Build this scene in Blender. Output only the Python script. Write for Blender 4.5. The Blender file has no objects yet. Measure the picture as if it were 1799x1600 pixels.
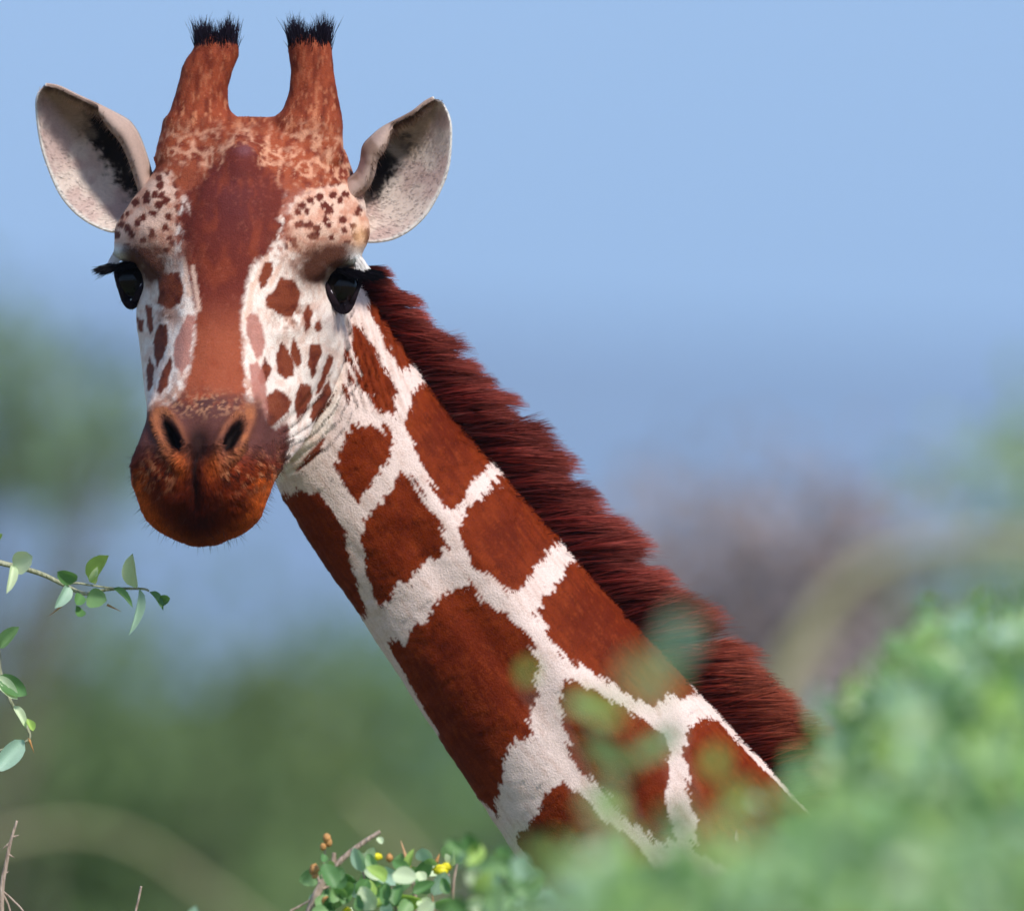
import bpy, math, random
import numpy as np
from mathutils import Vector, noise as mnoise

# ---------------------------------------------------------------- camera, sky, sun, exposure
scene = bpy.context.scene
COL = scene.collection
PITCH = math.radians(4.57)          # the lens points slightly up at the head
PPM = 1400.0                        # photo pixels per metre at the giraffe
DIST = 20.0                         # metres from the lens to the giraffe's face
O = np.array([0.0, 0.0, 3.5])       # point at the middle of the frame
RV = np.array([1.0, 0.0, 0.0])
UV = np.array([0.0, -math.sin(PITCH), math.cos(PITCH)])
BV = np.array([0.0, -math.cos(PITCH), -math.sin(PITCH)])   # towards the camera
CAM = O + DIST * BV

cam = bpy.data.cameras.new('camera')
cam.lens = 36.0 / (1799.0 / PPM) * DIST
cam.sensor_width = 36.0
cam.clip_start = 0.5
cam.clip_end = 60000
cam.dof.use_dof = True
cam.dof.focus_distance = DIST - 0.03
cam.dof.aperture_fstop = cam.lens / 1000.0 / 0.15
cam_o = bpy.data.objects.new('camera', cam)
COL.objects.link(cam_o)
cam_o.location = CAM
cam_o.rotation_euler = (math.pi / 2 + PITCH, 0, 0)
scene.camera = cam_o

SUN_EL = math.radians(42)
SUN_AZ = math.radians(33)           # to the right of the camera's side
SD = Vector((math.cos(SUN_EL) * math.sin(SUN_AZ), -math.cos(SUN_EL) * math.cos(SUN_AZ), math.sin(SUN_EL)))
world = bpy.data.worlds.new('World')
scene.world = world
world.use_nodes = True
wn = world.node_tree.nodes
sky = wn.new('ShaderNodeTexSky')
sky.sky_type = 'NISHITA'
sky.sun_disc = False
sky.sun_elevation = SUN_EL
sky.sun_rotation = math.atan2(SD.x, SD.y)
sky.altitude = 900
sky.air_density = 1.0
sky.dust_density = 1.0
sky.ozone_density = 2.0
world.node_tree.links.new(sky.outputs[0], wn['Background'].inputs[0])
wn['Background'].inputs[1].default_value = 0.11
sun = bpy.data.lights.new('sun', 'SUN')
sun.energy = 4.0
sun.angle = math.radians(8)
sun.color = (1.0, 0.95, 0.88)
sun_o = bpy.data.objects.new('sun', sun)
COL.objects.link(sun_o)
sun_o.rotation_euler = SD.to_track_quat('Z', 'Y').to_euler()
sun_o.location = (30, -20, 60)
vs = scene.view_settings
vs.view_transform = 'Standard'
vs.look = 'None'
vs.gamma = 1.0
vs.use_curve_mapping = False
vs.exposure = 0.48
scene.cycles.use_denoising = True
scene.cycles.max_bounces = 6
scene.cycles.diffuse_bounces = 3
scene.cycles.transmission_bounces = 4
scene.cycles.transparent_max_bounces = 8
scene.cycles.volume_bounces = 2
scene.cycles.sample_clamp_indirect = 4.0
scene.cycles_curves.shape = 'RIBBONS'
scene.cycles_curves.subdivisions = 2

rng = np.random.default_rng(7)
random.seed(7)


# ---------------------------------------------------------------- helpers
def V2W(p):
    """view metres (x right, y up, z towards the camera) to world"""
    p = np.asarray(p, dtype=float)
    return O + p[..., 0:1] * RV + p[..., 1:2] * UV + p[..., 2:3] * BV


def W2V(p):
    d = np.asarray(p, dtype=float) - O
    return np.stack([d @ RV, d @ UV, d @ BV], axis=-1)


def PX(px, py, z=0.0):
    """photo pixel + depth towards the camera at the giraffe -> view metres"""
    return np.array([(px - 899.5) / PPM, (800.0 - py) / PPM, z])


def ray(px, py, dist):
    """world point on the ray through a photo pixel at a given distance along the axis"""
    k = dist / DIST
    return O + (DIST - dist) * BV + k * ((px - 899.5) / PPM * RV + (800.0 - py) / PPM * UV)


def tag(o, label=None, cat=None, group=None, kind=None):
    if label: o['label'] = label
    if cat: o['category'] = cat
    if group: o['group'] = group
    if kind: o['kind'] = kind
    return o


def link(o, parent=None):
    COL.objects.link(o)
    if parent is not None:
        o.parent = parent
        o.matrix_parent_inverse = parent.matrix_world.inverted()
    return o


def empty(name, loc):
    o = bpy.data.objects.new(name, None)
    o.empty_display_size = 0.1
    o.location = loc
    COL.objects.link(o)
    o.matrix_world = __import__('mathutils').Matrix.Translation(Vector(loc))
    return o


def mesh_from(name, verts, faces, smooth=True):
    me = bpy.data.meshes.new(name)
    verts = np.asarray(verts, dtype=np.float32)
    if isinstance(faces, np.ndarray):
        n, k = faces.shape
        me.vertices.add(len(verts))
        me.vertices.foreach_set('co', verts.ravel())
        me.loops.add(n * k)
        me.loops.foreach_set('vertex_index', faces.astype(np.int32).ravel())
        me.polygons.add(n)
        me.polygons.foreach_set('loop_start', np.arange(0, n * k, k, dtype=np.int32))
        me.update(calc_edges=True)
        me.validate()
    else:
        me.from_pydata([tuple(v) for v in verts], [], faces)
    if smooth:
        me.polygons.foreach_set('use_smooth', np.ones(len(me.polygons), dtype=bool))
    return me


def mobj(name, verts, faces, mat, parent=None, smooth=True):
    me = mesh_from(name, verts, faces, smooth)
    if mat is not None:
        me.materials.append(mat)
    return link(bpy.data.objects.new(name, me), parent)


def set_color(me, rgb, name='Col'):
    a = me.color_attributes.new(name, 'FLOAT_COLOR', 'POINT')
    c = np.ones((len(me.vertices), 4), dtype=np.float32)
    c[:, :3] = rgb
    a.data.foreach_set('color', c.ravel())


def lin(r, g, b):
    f = lambda c: c / 12.92 if c <= 0.04045 else ((c + 0.055) / 1.055) ** 2.4
    return np.array([f(r / 255.0), f(g / 255.0), f(b / 255.0)])


class Nodes:
    def __init__(self, name):
        self.m = bpy.data.materials.new(name)
        self.m.use_nodes = True
        self.t = self.m.node_tree
        self.p = self.t.nodes['Principled BSDF']
        self.out = self.t.nodes['Material Output']

    def n(self, kind, **kw):
        nd = self.t.nodes.new(kind)
        for k, v in kw.items():
            if k.startswith('i_'):
                nd.inputs[k[2:].replace('_', ' ')].default_value = v
            else:
                setattr(nd, k, v)
        return nd

    def l(self, a, b):
        self.t.links.new(a, b)

    def ramp(self, stops):
        r = self.n('ShaderNodeValToRGB')
        el = r.color_ramp.elements
        while len(el) < len(stops):
            el.new(0.5)
        for e, (pos, c) in zip(el, stops):
            e.position = pos
            e.color = (c[0], c[1], c[2], 1)
        return r

    def mix(self, fac, a, b, blend='MIX'):
        m = self.n('ShaderNodeMix', data_type='RGBA', blend_type=blend)
        for sock, v in ((m.inputs[0], fac), (m.inputs[6], a), (m.inputs[7], b)):
            if hasattr(v, 'is_output'):
                self.l(v, sock)
            elif isinstance(v, (int, float)):
                sock.default_value = v
            else:
                sock.default_value = (v[0], v[1], v[2], 1)
        return m.outputs[2]


def leaf_mat(name, c0, c1, rough=0.5, trans=0.35, scale=30.0):
    """leaf: colour varies per leaf (attribute) and over the blade, light passes through"""
    k = Nodes(name)
    at = k.n('ShaderNodeAttribute', attribute_name='Col')
    nz = k.n('ShaderNodeTexNoise', i_Scale=scale, i_Detail=3.0)
    tc = k.n('ShaderNodeTexCoord')
    k.l(tc.outputs['Object'], nz.inputs['Vector'])
    r = k.ramp([(0.3, c0), (0.7, c1)])
    k.l(nz.outputs[0], r.inputs[0])
    col = k.mix(1.0, r.outputs[0], at.outputs['Color'], 'MULTIPLY')
    k.l(col, k.p.inputs['Base Color'])
    k.p.inputs['Roughness'].default_value = rough
    tr = k.n('ShaderNodeBsdfTranslucent')
    c2 = k.mix(1.0, col, (1.15, 1.25, 0.7), 'MULTIPLY')
    k.l(c2, tr.inputs['Color'])
    ms = k.n('ShaderNodeMixShader')
    ms.inputs[0].default_value = trans
    k.l(k.p.outputs[0], ms.inputs[1])
    k.l(tr.outputs[0], ms.inputs[2])
    k.l(ms.outputs[0], k.out.inputs['Surface'])
    return k.m


def bark_mat(name, c0, c1, scale=25.0):
    k = Nodes(name)
    nz = k.n('ShaderNodeTexNoise', i_Scale=scale, i_Detail=6.0)
    tc = k.n('ShaderNodeTexCoord')
    mp = k.n('ShaderNodeMapping')
    mp.inputs['Scale'].default_value = (1, 1, 0.25)
    k.l(tc.outputs['Object'], mp.inputs['Vector'])
    k.l(mp.outputs[0], nz.inputs['Vector'])
    r = k.ramp([(0.3, c0), (0.7, c1)])
    k.l(nz.outputs[0], r.inputs[0])
    k.l(r.outputs[0], k.p.inputs['Base Color'])
    k.p.inputs['Roughness'].default_value = 0.85
    b = k.n('ShaderNodeBump', i_Strength=0.6, i_Distance=0.01)
    k.l(nz.outputs[0], b.inputs['Height'])
    k.l(b.outputs[0], k.p.inputs['Normal'])
    return k.m


def tube(path, radii, seg=6, cap=True):
    """tapered tube along a path; returns verts, quad/ngon faces"""
    path = np.asarray(path, dtype=float)
    n = len(path)
    t = np.gradient(path, axis=0)
    t /= np.linalg.norm(t, axis=1, keepdims=True) + 1e-12
    ref = np.array([0.31, 0.27, 0.91])
    verts = []
    for i in range(n):
        a = np.cross(t[i], ref); a /= np.linalg.norm(a) + 1e-12
        b = np.cross(t[i], a)
        for j in range(seg):
            th = 2 * math.pi * j / seg
            verts.append(path[i] + radii[i] * (math.cos(th) * a + math.sin(th) * b))
    faces = []
    for i in range(n - 1):
        for j in range(seg):
            j2 = (j + 1) % seg
            faces.append((i * seg + j, i * seg + j2, (i + 1) * seg + j2, (i + 1) * seg + j))
    if cap:
        faces.append(tuple(range(seg - 1, -1, -1)))
        faces.append(tuple((n - 1) * seg + j for j in range(seg)))
    return verts, faces


class MB:
    def __init__(self):
        self.v, self.f, self.c = [], [], []

    def add(self, v, f, col=(1, 1, 1)):
        b = len(self.v)
        self.v.extend(list(v))
        self.f.extend([tuple(i + b for i in q) for q in f])
        self.c.extend([col] * len(v))

    def build(self, name, mat, parent=None, smooth=True):
        me = mesh_from(name, np.array(self.v), self.f, smooth)
        me.materials.append(mat)
        set_color(me, np.array(self.c, dtype=np.float32))
        return link(bpy.data.objects.new(name, me), parent)


def smoothstep(a, b, x):
    t = np.clip((x - a) / (b - a), 0, 1)
    return t * t * (3 - 2 * t)


# ---------------------------------------------------------------- ground, mountains, haze
def make_ground():
    k = Nodes('savanna_ground')
    tc = k.n('ShaderNodeTexCoord')
    n1 = k.n('ShaderNodeTexNoise', i_Scale=0.02, i_Detail=8.0)
    n2 = k.n('ShaderNodeTexNoise', i_Scale=1.5, i_Detail=8.0)
    k.l(tc.outputs['Object'], n1.inputs['Vector'])
    k.l(tc.outputs['Object'], n2.inputs['Vector'])
    r1 = k.ramp([(0.35, (0.24, 0.165, 0.095)), (0.55, (0.15, 0.14, 0.06)), (0.7, (0.30, 0.20, 0.12))])
    r2 = k.ramp([(0.3, (0.6, 0.6, 0.6)), (0.7, (1.1, 1.1, 1.0))])
    k.l(n1.outputs[0], r1.inputs[0])
    k.l(n2.outputs[0], r2.inputs[0])
    k.l(k.mix(1.0, r1.outputs[0], r2.outputs[0], 'MULTIPLY'), k.p.inputs['Base Color'])
    k.p.inputs['Roughness'].default_value = 0.95
    verts, faces = [(0, 0, 0)], []
    rs = [3, 8, 20, 60, 200, 800, 3000, 9000, 16000]
    seg = 64
    for r in rs:
        for j in range(seg):
            a = 2 * math.pi * j / seg
            verts.append((r * math.cos(a), r * math.sin(a), 0.0))
    for j in range(seg):
        faces.append((0, 1 + j, 1 + (j + 1) % seg))
    for i in range(len(rs) - 1):
        for j in range(seg):
            j2 = (j + 1) % seg
            faces.append((1 + i * seg + j, 1 + (i + 1) * seg + j, 1 + (i + 1) * seg + j2, 1 + i * seg + j2))
    tag(mobj('ground', verts, faces, k.m), kind='structure')


def make_mountains():
    k = Nodes('mountain_scrub')
    tc = k.n('ShaderNodeTexCoord')
    n1 = k.n('ShaderNodeTexNoise', i_Scale=0.004, i_Detail=8.0)
    k.l(tc.outputs['Object'], n1.inputs['Vector'])
    r1 = k.ramp([(0.35, (0.035, 0.05, 0.03)), (0.65, (0.10, 0.085, 0.06))])
    k.l(n1.outputs[0], r1.inputs[0])
    k.l(r1.outputs[0], k.p.inputs['Base Color'])
    k.p.inputs['Roughness'].default_value = 1.0
    na, nr = 260, 26
    verts = []
    for j in range(nr):
        t = j / (nr - 1)
        r = 5200 + 4200 * t
        prof = math.sin(math.pi * min(1, t * 1.0)) ** 1.2
        for i in range(na):
            a = math.radians(20 + 140 * i / (na - 1))
            x, y = r * math.cos(a), r * math.sin(a)
            e = min(1, min(i, na - 1 - i) / 30.0)
            crest = 596 + 36 * math.sin(a * 9 + 1.0) + 28 * math.sin(a * 23 + 2.2)
            h = crest * prof * e
            h += (70 * mnoise.fractal(Vector((x, y, 0)) / 900.0, 1.0, 2.0, 5)) * prof * e * (0.4 + 0.6 * abs(math.cos(math.pi * t)))
            verts.append((x, y, max(h, -2) - 1.5))
    faces = [(j * na + i, j * na + i + 1, (j + 1) * na + i + 1, (j + 1) * na + i) for j in range(nr - 1) for i in range(na - 1)]
    tag(mobj('mountains', verts, faces, k.m), kind='structure')


def make_haze():
    m = bpy.data.materials.new('haze_air')
    m.use_nodes = True
    nt = m.node_tree
    nt.nodes.remove(nt.nodes['Principled BSDF'])
    pv = nt.nodes.new('ShaderNodeVolumePrincipled')
    pv.inputs['Color'].default_value = HAZE_COL
    pv.inputs['Density'].default_value = HAZE_D
    pv.inputs['Anisotropy'].default_value = 0.0
    nt.links.new(pv.outputs[0], nt.nodes['Material Output'].inputs['Volume'])
    a, b = 17000, 820
    v = [(x, y, z) for z in (-3, b) for y in (-a, a) for x in (-a, a)]
    f = [(0, 2, 3, 1), (4, 5, 7, 6), (0, 1, 5, 4), (2, 6, 7, 3), (0, 4, 6, 2), (1, 3, 7, 5)]
    o = mobj('haze', v, f, m, smooth=False)
    tag(o, kind='stuff', label='thin blue haze in the air over the savanna')


HAZE_COL = (0.48, 0.69, 1.0, 1)
HAZE_D = 2.5e-4
make_ground()
make_mountains()
make_haze()


# ---------------------------------------------------------------- the giraffe: shared tables (photo pixels, metres)
YAW = math.radians(10)
SY, CY = math.sin(YAW), math.cos(YAW)
Z0 = -0.05
# level y | front midline z | bridge half-width, drop | cheek w,z | widest w,z | rear w,z | back z
HEAD = np.array([
    [203, -.085, 20, .003, 35, -.100, 40, -.120, 25, -.140, -.160],
    [222, -.055, 60, .006, 105, -.090, 120, -.125, 90, -.170, -.210],
    [258, -.005, 45, .012, 120, -.055, 160, -.115, 130, -.200, -.250],
    [300, .030, 50, .015, 130, -.025, 176, -.110, 150, -.220, -.270],
    [350, .055, 62, .018, 150, .000, 207, -.090, 165, -.220, -.285],
    [400, .068, 75, .020, 165, .008, 228, -.070, 175, -.210, -.285],
    [435, .075, 80, .022, 160, .012, 224, -.060, 180, -.200, -.275],
    [480, .082, 80, .025, 138, .018, 190, -.055, 180, -.180, -.260],
    [520, .090, 74, .022, 120, .032, 180, -.050, 183, -.170, -.250],
    [560, .103, 66, .020, 105, .050, 169, -.035, 182, -.160, -.235],
    [600, .120, 58, .018, 95, .068, 160, -.020, 180, -.150, -.220],
    [640, .138, 55, .018, 92, .085, 150, -.005, 172, -.140, -.210],
    [680, .157, 58, .018, 92, .108, 140, .015, 161, -.125, -.195],
    [720, .177, 66, .018, 98, .130, 128, .035, 147, -.100, -.170],
    [750, .195, 75, .020, 102, .150, 112, .080, 139, -.070, -.140],
    [780, .212, 82, .022, 108, .165, 112, .120, 128, -.040, -.110],
    [810, .222, 85, .025, 116, .172, 121, .130, 108, -.010, -.075],
    [840, .226, 82, .026, 116, .175, 120, .130, 90, .030, -.030],
    [870, .224, 76, .025, 108, .175, 112, .135, 72, .060, .020],
    [900, .212, 66, .022, 98, .172, 102, .138, 66, .080, .050],
    [922, .198, 54, .018, 82, .165, 86, .136, 55, .092, .070],
    [938, .182, 38, .012, 58, .158, 62, .137, 42, .105, .088],
    [948, .166, 22, .006, 36, .150, 38, .138, 26, .115, .104],
    [955, .148, 6, .002, 10, .144, 11, .138, 7, .130, .126]])


def head_x0(y):
    return np.where(y < 700, 411 + 0.065 * (490 - np.minimum(y, 700)) * np.where(y < 490, 1, 0.25), 407.6)


def head_local(xpx, zl, y):
    """head-local (lateral px, depth m, level px) -> view metres"""
    xm = np.asarray(xpx) / PPM
    dz = np.asarray(zl) - Z0
    xv = (head_x0(np.asarray(y, dtype=float)) - 899.5) / PPM + xm * CY - dz * SY
    zv = Z0 + dz * CY + xm * SY
    return np.stack([xv, (800.0 - np.asarray(y)) / PPM + 0 * xv, zv], axis=-1)


def cr(points, n, closed=True):
    """Catmull-Rom resample of a 2-d/3-d polyline"""
    P = np.asarray(points, dtype=float)
    m = len(P)
    if closed:
        idx = lambda i: i % m
        segs = m
    else:
        idx = lambda i: min(max(i, 0), m - 1)
        segs = m - 1
    out = []
    for q in np.linspace(0, segs, n, endpoint=not closed):
        i = min(int(q), segs - 1)
        t = q - i
        p0, p1, p2, p3 = (P[idx(i + k)] for k in (-1, 0, 1, 2))
        out.append(0.5 * ((2 * p1) + (-p0 + p2) * t + (2 * p0 - 5 * p1 + 4 * p2 - p3) * t * t + (-p0 + 3 * p1 - 3 * p2 + p3) * t ** 3))
    return np.array(out)


def loft(rings):
    """closed loft of equal rings -> verts, faces"""
    n = len(rings[0])
    v = [p for r in rings for p in r]
    f = []
    for i in range(len(rings) - 1):
        for j in range(n):
            k = (j + 1) % n
            f.append((i * n + j, i * n + k, (i + 1) * n + k, (i + 1) * n + j))
    f.append(tuple(range(n - 1, -1, -1)))
    f.append(tuple((len(rings) - 1) * n + j for j in range(n)))
    return v, f


def build_head_rings():
    ys = np.linspace(203, 955, 130)
    tab = np.array([np.interp(ys, HEAD[:, 0], HEAD[:, c]) for c in range(HEAD.shape[1])]).T
    ker = np.array([1, 2, 3, 2, 1]) / 9.0
    for c in range(1, tab.shape[1]):
        pad = np.pad(tab[:, c], 2, mode='edge')
        tab[:, c] = np.convolve(pad, ker, mode='valid')
    rings = []
    for y, zf, wb, db, wc, zc, wm, zm, wr, zr, zb in tab:
        half = [(0, zf), (wb * .6, zf - db * .3), (wb, zf - db), (wc, zc), (wm, zm), ((wm + wr) / 2 + 4, (zm + zr) / 2), (wr, zr), (wr * .55, zb * .75 + zr * .25)]
        other = [(-w, z) for w, z in half[1:]][::-1]
        c = cr(np.array(half + [(0, zb)] + other) * [1 / PPM, 1], 96)
        rings.append(head_local(c[:, 0] * PPM, c[:, 1], np.full(96, y)))
    return rings


HORNS = [
    ([(58, 377, 22), (64, 377, 32), (73, 377, 37), (85, 376, 41), (100, 369, 45), (120, 361, 45), (150, 352, 44), (190, 348, 53), (200, 350, 60), (209, 352, 71), (230, 352, 75), (280, 347, 82), (350, 362, 50)], -.125),
    ([(58, 542, 24), (64, 542, 34), (73, 542, 39), (85, 543, 40), (125, 547, 38), (160, 549, 43), (190, 547, 52), (200, 543, 58), (209, 537, 66), (230, 534, 68), (280, 529, 73), (350, 505, 40)], -.095)]


def horn_rings(spec, zc):
    a = np.array(spec, dtype=float)
    ys = np.linspace(a[0, 0], a[-1, 0], 50)
    rings = []
    for y in ys:
        cx, hw = np.interp(y, a[:, 0], a[:, 1]), np.interp(y, a[:, 0], a[:, 2])
        z = zc + 0.02 * (y - 60) / 225
        th = np.linspace(0, 2 * math.pi, 40, endpoint=False)
        rings.append(np.stack([(cx + hw * np.cos(th) - 899.5) / PPM, np.full(40, (800 - y) / PPM), z + 0.85 * hw / PPM * np.sin(th)], axis=-1))
    return rings


# neck: centre px, half-width px, centre depth, half thickness px
NECK = np.array([
    [500, 505, 118, -.200, 100],
    [560, 640, 149, -.205, 112],
    [621, 767, 167, -.205, 118],
    [700, 880, 177, -.205, 122],
    [790, 991, 185, -.205, 126],
    [922, 1172, 200, -.200, 136],
    [1035, 1318, 214, -.195, 146],
    [1151, 1464, 230, -.190, 156],
    [1330, 1730, 275, -.180, 180],
    [1500, 2010, 345, -.170, 215],
    [1640, 2230, 410, -.165, 260]])
NS = 420
NK = np.stack([np.interp(np.linspace(0, len(NECK) - 1, NS), np.arange(len(NECK)), NECK[:, c]) for c in range(5)], axis=-1)
_k = np.ones(41) / 41
for _c in range(5):
    NK[:, _c] = np.convolve(np.pad(NK[:, _c], 20, mode='reflect', reflect_type='odd'), _k, mode='valid')
NT = np.gradient(NK[:, :2], axis=0)
NT /= np.linalg.norm(NT, axis=1, keepdims=True)
NN = np.stack([-NT[:, 1] * -1, NT[:, 0] * -1], axis=-1)      # towards the mane (right / up in the photo)
NSARC = np.concatenate([[0], np.cumsum(np.linalg.norm(np.diff(NK[:, :2], axis=0), axis=1))])


def neck_rings(i0, i1, step=3, seg=64):
    rings = []
    for i in range(i0, i1, step):
        cx, cy, hw, z, hz = NK[i]
        th = np.linspace(0, 2 * math.pi, seg, endpoint=False)
        a = np.sign(np.cos(th)) * np.abs(np.cos(th)) ** 0.94 * hw
        b = np.sin(th) * hz
        px = cx + a * NN[i, 0]
        py = cy + a * NN[i, 1]
        rings.append(np.stack([(px - 899.5) / PPM, (800 - py) / PPM, z + b / PPM], axis=-1))
    return rings


def neck_coords(px, py):
    """photo px -> (s, u): arc length down the neck, signed offset over half-width (+ = mane side)"""
    P = np.stack([px, py], axis=-1)
    s = np.empty(len(P)); u = np.empty(len(P))
    for a in range(0, len(P), 20000):
        Q = P[a:a + 20000]
        d = ((Q[:, None, :] - NK[None, ::2, :2]) ** 2).sum(-1)
        j = d.argmin(1) * 2
        s[a:a + 20000] = NSARC[j] + ((Q - NK[j, :2]) * NT[j]).sum(1)
        u[a:a + 20000] = ((Q - NK[j, :2]) * NN[j]).sum(1) / NK[j, 2]
    return s, u


# ---------------------------------------------------------------- coat pattern, traced from the photograph
NECK_PATCH = [
    [(615, 569), (636, 571), (658, 608), (677, 647), (693, 682), (694, 713), (689, 728), (669, 720), (650, 703), (631, 682), (623, 643), (617, 608)],
    [(607, 596), (615, 627), (619, 674), (611, 701), (603, 701), (609, 654)],
    [(642, 496), (660, 500), (710, 565), (740, 618), (722, 639), (704, 647), (693, 635), (681, 612), (662, 573), (642, 530)],
    [(747, 666), (762, 650), (800, 689), (850, 755), (878, 792), (851, 821), (828, 848), (817, 871), (793, 895), (778, 891), (758, 852), (743, 821), (727, 786), (712, 751), (714, 724), (724, 697), (731, 678)],
    [(615, 751), (642, 744), (665, 746), (681, 759), (691, 780), (683, 802), (658, 837), (642, 871), (627, 883), (611, 868), (596, 837), (588, 821), (596, 790), (605, 763)],
    [(708, 825), (724, 840), (747, 879), (766, 902), (776, 933), (782, 964), (766, 976), (747, 988), (731, 1011), (700, 1027), (685, 1050), (660, 1069), (650, 1042), (640, 995), (638, 945), (642, 910), (662, 887), (681, 860), (693, 840)],
    [(470, 866), (518, 862), (553, 862), (569, 883), (588, 910), (603, 933), (609, 964), (615, 1003), (627, 1038), (638, 1065), (644, 1085), (622, 1084), (590, 1065), (555, 1020), (520, 970), (495, 920)],
    [(879, 829), (900, 820), (950, 875), (1000, 935), (968, 961), (944, 995), (929, 1019), (913, 1040), (894, 1040), (875, 1023), (851, 1003), (824, 984), (813, 961), (809, 933), (817, 910), (832, 887), (848, 871), (867, 852)],
    [(1011, 983), (1030, 972), (1065, 1010), (1140, 1098), (1172, 1136), (1224, 1222), (1199, 1227), (1172, 1222), (1145, 1243), (1113, 1227), (1070, 1200), (1027, 1174), (989, 1152), (968, 1125), (957, 1098), (941, 1077), (963, 1045), (984, 1023), (995, 996)],
    [(827, 1027), (847, 1058), (889, 1078), (928, 1121), (944, 1163), (940, 1202), (940, 1241), (928, 1272), (944, 1292), (913, 1300), (886, 1327), (886, 1358), (874, 1393), (870, 1432), (850, 1414), (806, 1354), (766, 1286), (727, 1216), (696, 1162), (676, 1128), (700, 1128), (712, 1142), (715, 1110), (750, 1090), (760, 1060), (800, 1035)],
    [(991, 1195), (1018, 1202), (1049, 1218), (1100, 1249), (1150, 1276), (1170, 1296), (1177, 1331), (1181, 1370), (1174, 1409), (1181, 1447), (1185, 1479), (1162, 1486), (1139, 1467), (1096, 1436), (1057, 1389), (1033, 1362), (1002, 1335), (995, 1304), (987, 1265), (985, 1218)],
    [(1232, 1268), (1263, 1267), (1286, 1296), (1325, 1335), (1364, 1374), (1399, 1409), (1423, 1436), (1460, 1500), (1420, 1550), (1300, 1540), (1225, 1500), (1216, 1420), (1209, 1374), (1201, 1323), (1209, 1288)],
    [(987, 1374), (1010, 1389), (1033, 1412), (1057, 1436), (1088, 1459), (1119, 1486), (1160, 1530), (1185, 1600), (1150, 1680), (1050, 1690), (990, 1640), (958, 1566), (908, 1487), (921, 1460), (945, 1430), (955, 1400)]]
CHEEK_PATCH = [
    [(495, 489), (518, 495), (527, 514), (523, 539), (512, 557), (490, 551), (471, 539), (470, 523), (484, 511)],
    [(467, 464), (479, 462), (479, 476), (468, 504), (459, 508), (459, 486)],
    [(496, 601), (506, 617), (516, 641), (515, 660), (502, 666), (490, 654), (487, 626)],
    [(516, 595), (527, 617), (529, 638), (523, 645), (512, 620)],
    [(541, 536), (548, 548), (544, 576), (537, 585), (534, 554)],
    [(546, 607), (562, 604), (565, 620), (557, 635), (555, 657), (548, 663), (543, 641), (544, 623)],
    [(577, 623), (585, 626), (577, 651), (562, 688), (554, 694), (568, 648)],
    [(529, 674), (546, 679), (547, 696), (537, 721), (523, 735), (520, 708), (525, 686)],
    [(486, 686), (502, 691), (511, 706), (506, 723), (484, 745), (471, 748), (473, 721), (468, 701)],
    [(577, 669), (580, 689), (569, 716), (550, 738), (545, 733), (550, 711), (564, 689)],
    [(474, 765), (506, 745), (508, 757), (501, 772), (479, 784), (473, 777)],
    [(569, 767), (568, 787), (557, 809), (528, 828), (518, 826), (533, 806), (552, 784)],
    [(467, 629), (478, 651), (471, 669), (462, 674), (457, 666)],
    [(613, 660), (616, 684), (611, 699), (603, 701), (606, 677)],
    [(562, 564), (565, 576), (558, 582), (554, 570)],
    [(275, 483), (316, 480), (323, 505), (319, 533), (300, 542), (278, 533), (281, 508)],
    [(281, 570), (294, 573), (297, 598), (288, 626), (278, 645), (272, 623), (271, 598)],
    [(263, 629), (272, 645), (270, 676), (263, 685), (258, 654)],
    [(302, 629), (306, 638), (297, 676), (285, 694), (280, 688), (288, 654)],
    [(239, 557), (250, 564), (249, 582), (242, 579)],
    [(256, 536), (266, 542), (269, 582), (264, 585), (260, 567)]]
PINK_PATCH = [
    [(442, 551), (456, 554), (465, 582), (468, 604), (463, 626), (454, 635), (446, 617), (434, 582), (435, 560)],
    [(440, 640), (455, 636), (468, 660), (474, 735), (456, 735), (446, 690)],
    [(331, 554), (346, 554), (340, 598), (336, 640), (322, 660), (309, 640), (308, 607), (319, 579)]]
BLAZE = [(425, 252), (398, 262), (376, 292), (352, 318), (328, 345), (318, 400), (320, 440), (330, 480), (338, 520), (345, 548), (342, 600), (338, 640), (322, 690), (300, 722), (440, 722), (436, 690), (432, 640), (432, 600), (427, 560), (434, 505), (444, 470), (466, 448), (490, 425), (498, 385), (505, 345), (484, 312), (458, 282), (442, 258)]
BROW_R = [(522, 350), (560, 332), (605, 318), (650, 385), (655, 430), (600, 432), (545, 450), (500, 440), (500, 395)]
BROW_L = [(250, 300), (298, 302), (318, 345), (312, 400), (305, 450), (240, 440), (200, 425), (185, 390)]


def sdf_poly(px, py, poly):
    """signed distance (px) to a closed polygon, negative inside"""
    P = np.stack([px, py], axis=-1)
    V = np.asarray(poly, dtype=float)
    d = np.full(len(P), 1e18)
    inside = np.zeros(len(P), dtype=bool)
    j = len(V) - 1
    for i in range(len(V)):
        e = V[j] - V[i]
        w = P - V[i]
        t = np.clip((w @ e) / (e @ e + 1e-9), 0, 1)
        q = w - t[:, None] * e
        d = np.minimum(d, (q ** 2).sum(1))
        c = ((V[i, 1] > P[:, 1]) != (V[j, 1] > P[:, 1])) & (P[:, 0] < (V[j, 0] - V[i, 0]) * (P[:, 1] - V[i, 1]) / (V[j, 1] - V[i, 1] + 1e-12) + V[i, 0])
        inside ^= c
        j = i
    return np.sqrt(d) * np.where(inside, -1, 1)


def hash2(ix, iy, k):
    h = np.sin(ix * 127.1 + iy * 311.7 + k * 74.7) * 43758.5453
    return h - np.floor(h)


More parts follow.
